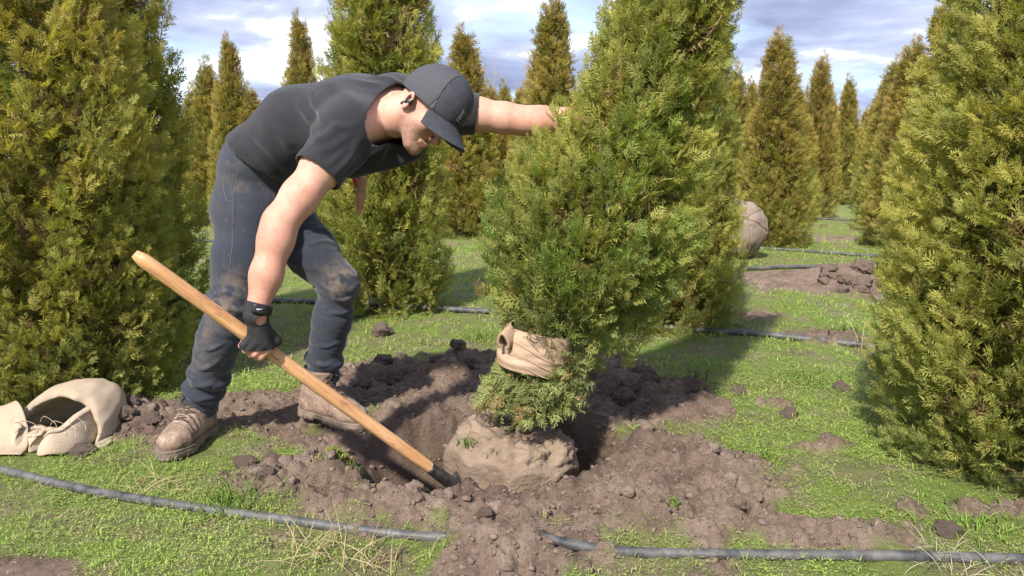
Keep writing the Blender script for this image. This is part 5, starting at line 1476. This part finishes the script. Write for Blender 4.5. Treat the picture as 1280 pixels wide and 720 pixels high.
# ------------------------------------------------------------------ pruner in a leather sheath on the far hip
hp = J(449, 246, 2.86)
ho = empty('pruner_holster', hp); tag(ho, 'tan leather sheath with red handled pruner on the far hip under the chest', 'holster')
M['leather'] = plain_mat('tan_leather', (0.42, 0.22, 0.13), (0.55, 0.31, 0.20), 30, 0.7, 90, 0.001)
M['red'] = plain_mat('red_grip', (0.45, 0.02, 0.03), (0.55, 0.035, 0.04), 20, 0.45)
def sheath(P): return etube(P, [hp + [0.012, 0, 0.065], hp + [0.006, 0, 0.0], hp + [-0.004, 0, -0.062]], [np.array([1.0, 0, 0])] * 3, [0.021, 0.018, 0.009], [0.012, 0.011, 0.008], 0.01)
Vh, Qh = sdf_mesh(sheath, hp - 0.12, hp + 0.13, 0.003)
localise(link('sheath', mesh_from('sheath', Vh, Qh), M['leather']), ho)
for k, dx in enumerate((-0.020, 0.004)):
    pts = spline([hp + [dx * 0.4, 0, 0.04], hp + [dx, -0.002, 0.075], hp + [dx * 1.4 - 0.006, -0.002, 0.115], hp + [dx * 1.2 - 0.01, 0, 0.150]], 12)
    localise(link('grip', mesh_from('grip', *tube_geo(pts, np.linspace(0.007, 0.010, 12), 10)), M['red']), ho)
localise(link('belt_loop', mesh_from('belt_loop', *tube_geo(spline([hp + [0.01, 0, 0.06], hp + [-0.02, -0.02, 0.10], L_HIP + [0.10, 0.02, 0.10]], 12), 0.008, 8, flat=0.4)), M['leather']), ho)

# ------------------------------------------------------------------ irrigation pipes
def pipe(name, pts, r, label, n=60, lift=0.85):
    P = spline(np.array(pts, float), n)
    P = np.stack([P[:, 0], P[:, 1], ground_z(P[:, 0], P[:, 1], False) * 0.6 + r * lift + (P[:, 2] if P.shape[1] > 2 else 0)], 1)
    me = mesh_from(name, *tube_geo(P, r, 14))
    return tag(link(name, me, M['pipe']), label, 'pipe', 'irrigation pipes')
def gp(px, py): return JG(px, py)[:2]
p1 = [gp(-90, 572), gp(0, 592), gp(110, 618), gp(300, 650), gp(420, 667), gp(560, 684), gp(640, 692), gp(730, 697), gp(900, 699), gp(1100, 701), gp(1290, 706), gp(1400, 708)]
pipe('irrigation_pipe', p1, 0.0140, 'nearest black pipe running the full width across the foreground', 120)
p2 = [gp(120, 368), gp(240, 374), gp(335, 378), gp(590, 391), gp(700, 400), gp(825, 412), gp(950, 422), gp(1070, 435), gp(1200, 447)]
pipe('irrigation_pipe', p2, 0.020, 'black pipe crossing behind the legs of the man and the pit', 60)
p3 = [gp(860, 336), gp(925, 338), gp(985, 337), gp(1047, 336), gp(1120, 336)]
pipe('irrigation_pipe', p3, 0.018, 'pipe lying over bare soil below the burlap root ball', 30, 1.3)
p4 = [gp(880, 309), gp(950, 312), gp(1010, 316), gp(1082, 321), gp(1150, 326)]
pipe('irrigation_pipe', p4, 0.020, 'pipe just right of the burlap root ball', 30)
p5 = [gp(180, 301), gp(245, 303), gp(385, 309), gp(450, 311)]
pipe('irrigation_pipe', p5, 0.022, 'far pipe seen left of the near thigh', 30)
p6 = [gp(520, 283), gp(600, 285), gp(660, 287)]
pipe('irrigation_pipe', p6, 0.026, 'far pipe seen below the outstretched arm', 30)
p7 = [gp(960, 273), gp(1030, 275), gp(1090, 278)]
pipe('irrigation_pipe', p7, 0.022, 'farthest pipe crossing the grass lane', 30)

# ------------------------------------------------------------------ burlap
M['burlap'] = weave_mat('burlap', (0.46, 0.36, 0.265), (0.58, 0.47, 0.36), 0.0034, 0.0010)
M['burlap_tie'] = weave_mat('burlap_tie', (0.46, 0.32, 0.225), (0.56, 0.405, 0.29), 0.0034, 0.0010)
M['twine_dark'] = plain_mat('old_twine', (0.24, 0.18, 0.13), (0.36, 0.28, 0.21), 80, 0.9)
M['burlap_dirty'] = weave_mat('burlap_dirty', (0.26, 0.205, 0.165), (0.36, 0.29, 0.24), 0.006, 0.002, (0.17, 0.13, 0.105))
def grid_mesh(name, V, uvs, mat_, thick=0.003, closed=False):
    """V (a,b,3), uvs (a,b,2) in metres; given real thickness"""
    a, b = V.shape[:2]
    i, j = np.meshgrid(np.arange(a - 1), np.arange(b if closed else b - 1), indexing='ij')
    jn = (j + 1) % b
    Qd = np.stack([i*b+j, i*b+jn, (i+1)*b+jn, (i+1)*b+j], -1).reshape(-1, 4)
    me = mesh_from(name, V.reshape(-1, 3), Qd)
    uvl = me.uv_layers.new(name='UVMap')
    uv = uvs.reshape(-1, 2)[Qd.ravel()]
    if closed:  # keep the seam continuous
        per = uvs[0, -1, 0] + uvs[0, 1, 0] - uvs[0, 0, 0]
        jj_ = np.stack([j, j + 1, j + 1, j], -1).reshape(-1)
        u_ = uvs[:, :, 0].reshape(-1)[Qd.ravel()]; u_ = np.where(jj_ == b, per, u_)
        uv = np.stack([u_, uv[:, 1]], 1)
    uvl.data.foreach_set('uv', uv.astype(np.float32).ravel())
    me.materials.append(mat_)
    return me
# the empty sack slumped under the left tree: a hood of cloth with a rolled lip, mouth towards the camera
cs = JG(62, 556); cs[2] = 0.004
na, nb = 90, 120
prof_r = [1.16, 1.22, 1.24, 1.22, 1.15, 1.05, 0.98, 0.93, 0.86, 0.72, 0.50, 0.22]
prof_y = [0.215, 0.16, 0.10, 0.045, 0.008, -0.004, 0.015, 0.05, 0.10, 0.145, 0.175, 0.185]
tq = np.linspace(0, 1, na)
pr = spline(np.array(list(zip(prof_r, prof_y))), na)
th = np.linspace(math.radians(-14), math.radians(196), nb)
S_, T_ = np.meshgrid(tq, th, indexing='ij')
PR = np.repeat(pr[:, :1], nb, 1); PY = np.repeat(pr[:, 1:], nb, 1)
outer = 1 - sstep(0.30, 0.50, S_)
wr_ = fbm(np.stack([np.cos(T_) * 1.8 + 2, np.sin(T_) * 1.8, S_ * 2.2], -1), 3)
PR = PR * (1 + 0.07 * wr_) + 0.035 * np.sin(T_ * 9 + 4 * S_) * sstep(0.45, 0.8, S_) * (1 - S_)
PY = PY + 0.016 * np.sin(T_ * 4.0 + 1.0) * (1 - S_) + 0.010 * fbm(np.stack([np.cos(T_) * 4, np.sin(T_) * 4, S_ * 3 + 9], -1), 2)
rightf = sstep(0.9, -0.2, T_)                      # right side sweeps forward to the camera
rx_, rz_ = 0.150 + 0.010 * np.cos(T_), 0.150 + 0.016 * np.sin(2 * T_ + 0.6)
Xs = rx_ * PR * np.cos(T_) + 0.010 * np.sin(T_ * 3)
Zs = rz_ * PR * np.sin(T_)
Ys = PY - 0.085 * rightf * outer + 0.28 * np.maximum(Zs, 0)
Zs = Zs * 1.0
# cloth that would go under the ground spreads outward instead
low = np.clip(0.006 - Zs, 0, 1); Xs = Xs + np.sign(np.cos(T_)) * low * 0.8; Zs = np.maximum(Zs, 0.006 + 0.004 * np.sin(T_ * 20 + S_ * 8))
sack = empty('burlap_sack', (cs[0], cs[1], 0)); tag(sack, 'empty beige burlap sack slumped open under the left tree', 'sack')
me = grid_mesh('cloth', np.stack([cs[0] + Xs, cs[1] + 0.02 + Ys, cs[2] + Zs], -1), np.stack([T_ * 0.17, S_ * 0.52], -1), M['burlap'])
localise(solid(link('cloth', me), 0.004), sack)
# the cuff: a pleated band standing on edge across the mouth
u, v = np.meshgrid(np.linspace(0, 1, 110), np.linspace(0, 1, 22), indexing='ij')
path = spline(np.array([[-0.135, -0.030], [-0.075, -0.075], [-0.035, -0.030], [-0.012, -0.095], [0.020, -0.055], [0.030, -0.115], [0.075, -0.130], [0.118, -0.100], [0.150, -0.035], [0.160, 0.06]]), 110)
hgt = np.interp(np.linspace(0, 1, 110), [0, 0.25, 0.5, 0.62, 0.8, 1.0], [0.075, 0.052, 0.060, 0.072, 0.085, 0.12])[:, None]
lean = 0.050 * v ** 1.6
tn = nrm(np.gradient(path, axis=0)); nx_, ny_ = -tn[:, 1:2], tn[:, 0:1]
curl = 0.014 * np.sin(np.clip(v - 0.7, 0, 1) / 0.3 * 2.6)
Xc = path[:, :1] + nx_ * (lean - curl); Yc = path[:, 1:] + ny_ * (lean - curl)
Zc = 0.008 + hgt * np.sin(v * 1.45) + 0.004 * np.sin(u * 30)
me = grid_mesh('cuff', np.stack([cs[0] + Xc, cs[1] + Yc, cs[2] + Zc], -1), np.stack([u * 0.42, v * 0.08], -1), M['burlap'])
localise(solid(link('cuff', me), 0.004), sack)
# flap lying to the left in front
u, v = np.meshgrid(np.linspace(0, 1, 40), np.linspace(0, 1, 40), indexing='ij')
A, B, C_, D_ = cs + [-0.34, 0.10, 0], cs + [-0.125, 0.03, 0], cs + [-0.44, -0.17, 0], cs + [-0.020, -0.125, 0]
Vf = (A*(1-u)[..., None]*(1-v)[..., None] + B*u[..., None]*(1-v)[..., None] + C_*(1-u)[..., None]*v[..., None] + D_*u[..., None]*v[..., None])
Vf[..., 2] = 0.016 + 0.135 * (1 - sstep(0.0, 0.80, v)) * (0.65 + 0.35 * u) + 0.008 * np.sin(u * 7 + v * 3) * (1 - v * 0.6)
Vf[..., 0] += 0.02 * np.sin(v * 3.1); Vf[..., 1] += 0.025 * np.sin(v * 3.1) * (u - 0.2)
me = grid_mesh('flap', Vf, np.stack([u * 0.33, v * 0.30], -1), M['burlap'])
localise(solid(link('flap', me), 0.004), sack)
mb = MB()
r = np.random.RandomState(8)
for k in range(7):
    a = J(14 + 12 * k, 528 + 6 * (k % 3), cs[1] - 0.02 - 0.008 * k); pts = [a, a + [0.03, -0.02, 0.03], a + [0.06, -0.01, 0.012 * (k % 3)], a + [0.075, -0.03, -0.02]]
    mb.add(*tube_geo(spline(pts, 10), 0.0010, 5))
localise(link('loose_thread', mb.build('loose_thread'), M['twine']), sack)
# soil spilled in the sack mouth
for k, (px, py) in enumerate([(62, 556), (74, 560), (84, 553), (90, 563), (68, 565), (104, 568), (96, 556)]):
    clod(px, py, 0.017 + 0.007 * (k % 3), 'crumbly lump of earth spilling from the sack mouth', 'clods at the sack mouth', k, 0.1)

finish_crumbs()
# ------------------------------------------------------------------ burlap strip tied round the lower branches of the leaning tree
na, nb = 30, 120
tc = ax0 + ax * 0.275 + np.array([-0.062, -0.045, 0.0])
tilt_ax = nrm(ax + np.array([-0.12, -0.08, 0.0]))
e1 = nrm(np.cross(tilt_ax, [0, 1, 0])); e1 = e1 if e1[0] > 0 else -e1; e2 = np.cross(tilt_ax, e1)
th = np.linspace(0, 2 * np.pi, nb, endpoint=False); sgrid = np.linspace(-1, 1, na)
S_, T_ = np.meshgrid(sgrid, th, indexing='ij')
R_ = 0.120 - 0.007 * S_ - 0.010 * sstep(0.6, 1.0, np.abs(S_)) + 0.004 * np.sin(2 * T_) - 0.005 * np.exp(-((S_ + 0.25 - 0.15 * np.sin(T_)) / 0.10) ** 2) + 0.0015 * np.sin(S_ * 11 + 2 * np.sin(T_ * 2)) + 0.002 * fbm(np.stack([np.cos(T_) * 3, np.sin(T_) * 3, S_ * 3], -1), 3)
Hh = 0.068 * S_ + 0.003 * np.sin(3 * T_)
Vt = tc + R_[..., None] * (np.cos(T_)[..., None] * e1 + np.sin(T_)[..., None] * e2) + Hh[..., None] * tilt_ax
tie = empty('burlap_tie', tc); tag(tie, 'pinkish beige burlap strip tied round the leaning tree above its ball', 'burlap')
localise(solid(link('wrap', grid_mesh('wrap', Vt, np.stack([T_ * 0.12, S_ * 0.07], -1), M['burlap_tie'], closed=True)), 0.006), tie)
# the folded ear sticking up at its left
u, v = np.meshgrid(np.linspace(0, 1, 16), np.linspace(0, 1, 30), indexing='ij')
p0 = J(634, 424, 2.42)
ea = nrm(np.array([0.42, 0.85, 0.25])); eb = nrm(np.cross(ea, [0, 0, 1.0])); ec_ = np.cross(eb, ea)
an_ = v * 5.3 - 1.2
Vl = p0 + ((u - 0.5) * 0.065)[..., None] * ea + (0.019 * np.cos(an_) * (1 - 0.25 * np.sin(an_)))[..., None] * eb + (0.028 * np.sin(an_) + 0.006)[..., None] * ec_
localise(solid(link('folded_end', grid_mesh('folded_end', Vl, np.stack([v * 0.15, u * 0.07], -1), M['burlap_tie'])), 0.009), tie)
mb = MB()
for a0, dz in ((0.3, -0.02), (0.5, 0.01), (0.1, -0.05)):
    aa = np.linspace(-2.6, 0.4 + a0, 24)
    pts = tc + 0.128 * (np.cos(aa)[:, None] * e1 + np.sin(aa)[:, None] * e2) + (dz + 0.02 * np.sin(aa * 2))[:, None] * tilt_ax
    pts = np.concatenate([pts, pts[-1:] + [[0.02, -0.02, -0.05], [0.015, -0.03, -0.11]]])
    mb.add(*tube_geo(spline(pts, 40), 0.0013, 5))
localise(link('twine', mb.build('twine'), M['twine']), tie)

# ------------------------------------------------------------------ the finished, wrapped root ball lying in the next row
bc = J(920, 291, 7.9); br = 0.315
bz_ = gz(bc[0], bc[1]) + br * 0.97
bb = empty('wrapped_root_ball', (bc[0], bc[1], gz(bc[0], bc[1]))); tag(bb, 'round root ball wrapped in grey burlap and roped, lying between rows', 'root ball')
na, nb = 40, 72
th = np.linspace(0, 2 * np.pi, nb, endpoint=False); phv = np.linspace(0.001, np.pi - 0.001, na)
PH, TH = np.meshgrid(phv, th, indexing='ij')
dirs = np.stack([np.sin(PH) * np.cos(TH), np.sin(PH) * np.sin(TH), np.cos(PH)], -1)
rr = br * (1 + 0.06 * fbm(dirs * 2.2, 3) + 0.02 * fbm(dirs * 7, 2))
ropes_n = [nrm(np.array(v)) for v in ((1, 0.2, 0.1), (0.3, 0.5, 1), (-0.6, 0.4, 0.8), (0.6, 1.0, -0.2), (0.9, -0.2, 0.5))]
for nn in ropes_n: rr = rr - 0.012 * np.exp(-((dirs @ nn) / 0.07) ** 2)
Vv = np.array([bc[0], bc[1], bz_]) + dirs * rr[..., None] * np.array([1, 1, 1.05])
localise(link('wrapping', grid_mesh('wrapping', Vv, np.stack([TH * br, PH * br], -1), M['burlap_dirty'], closed=True)), bb)
for nn in ropes_n:
    e1_ = nrm(np.cross(nn, [0.1, 0.2, 1.0])); e2_ = np.cross(nn, e1_); aa = np.linspace(0, 2 * np.pi, 60)
    dd = np.cos(aa)[:, None] * e1_ + np.sin(aa)[:, None] * e2_
    rr_ = br * (1 + 0.06 * fbm(dd * 2.2, 3) + 0.02 * fbm(dd * 7, 2)) - 0.006
    localise(link('rope', mesh_from('rope', *tube_geo(np.array([bc[0], bc[1], bz_]) + dd * rr_[:, None] * np.array([1, 1, 1.05]), 0.0045, 6)), M['twine_dark']), bb)
aa = np.linspace(0, 2 * np.pi, 20); pc = np.array([bc[0] - 0.12, bc[1] - 0.05, bz_ + br * 1.0])
localise(link('rope_loop', mesh_from('rope_loop', *tube_geo(pc + np.stack([0.04 * np.cos(aa), 0 * aa, 0.05 * np.sin(aa) + 0.02], 1), 0.007, 6)), M['twine']), bb)
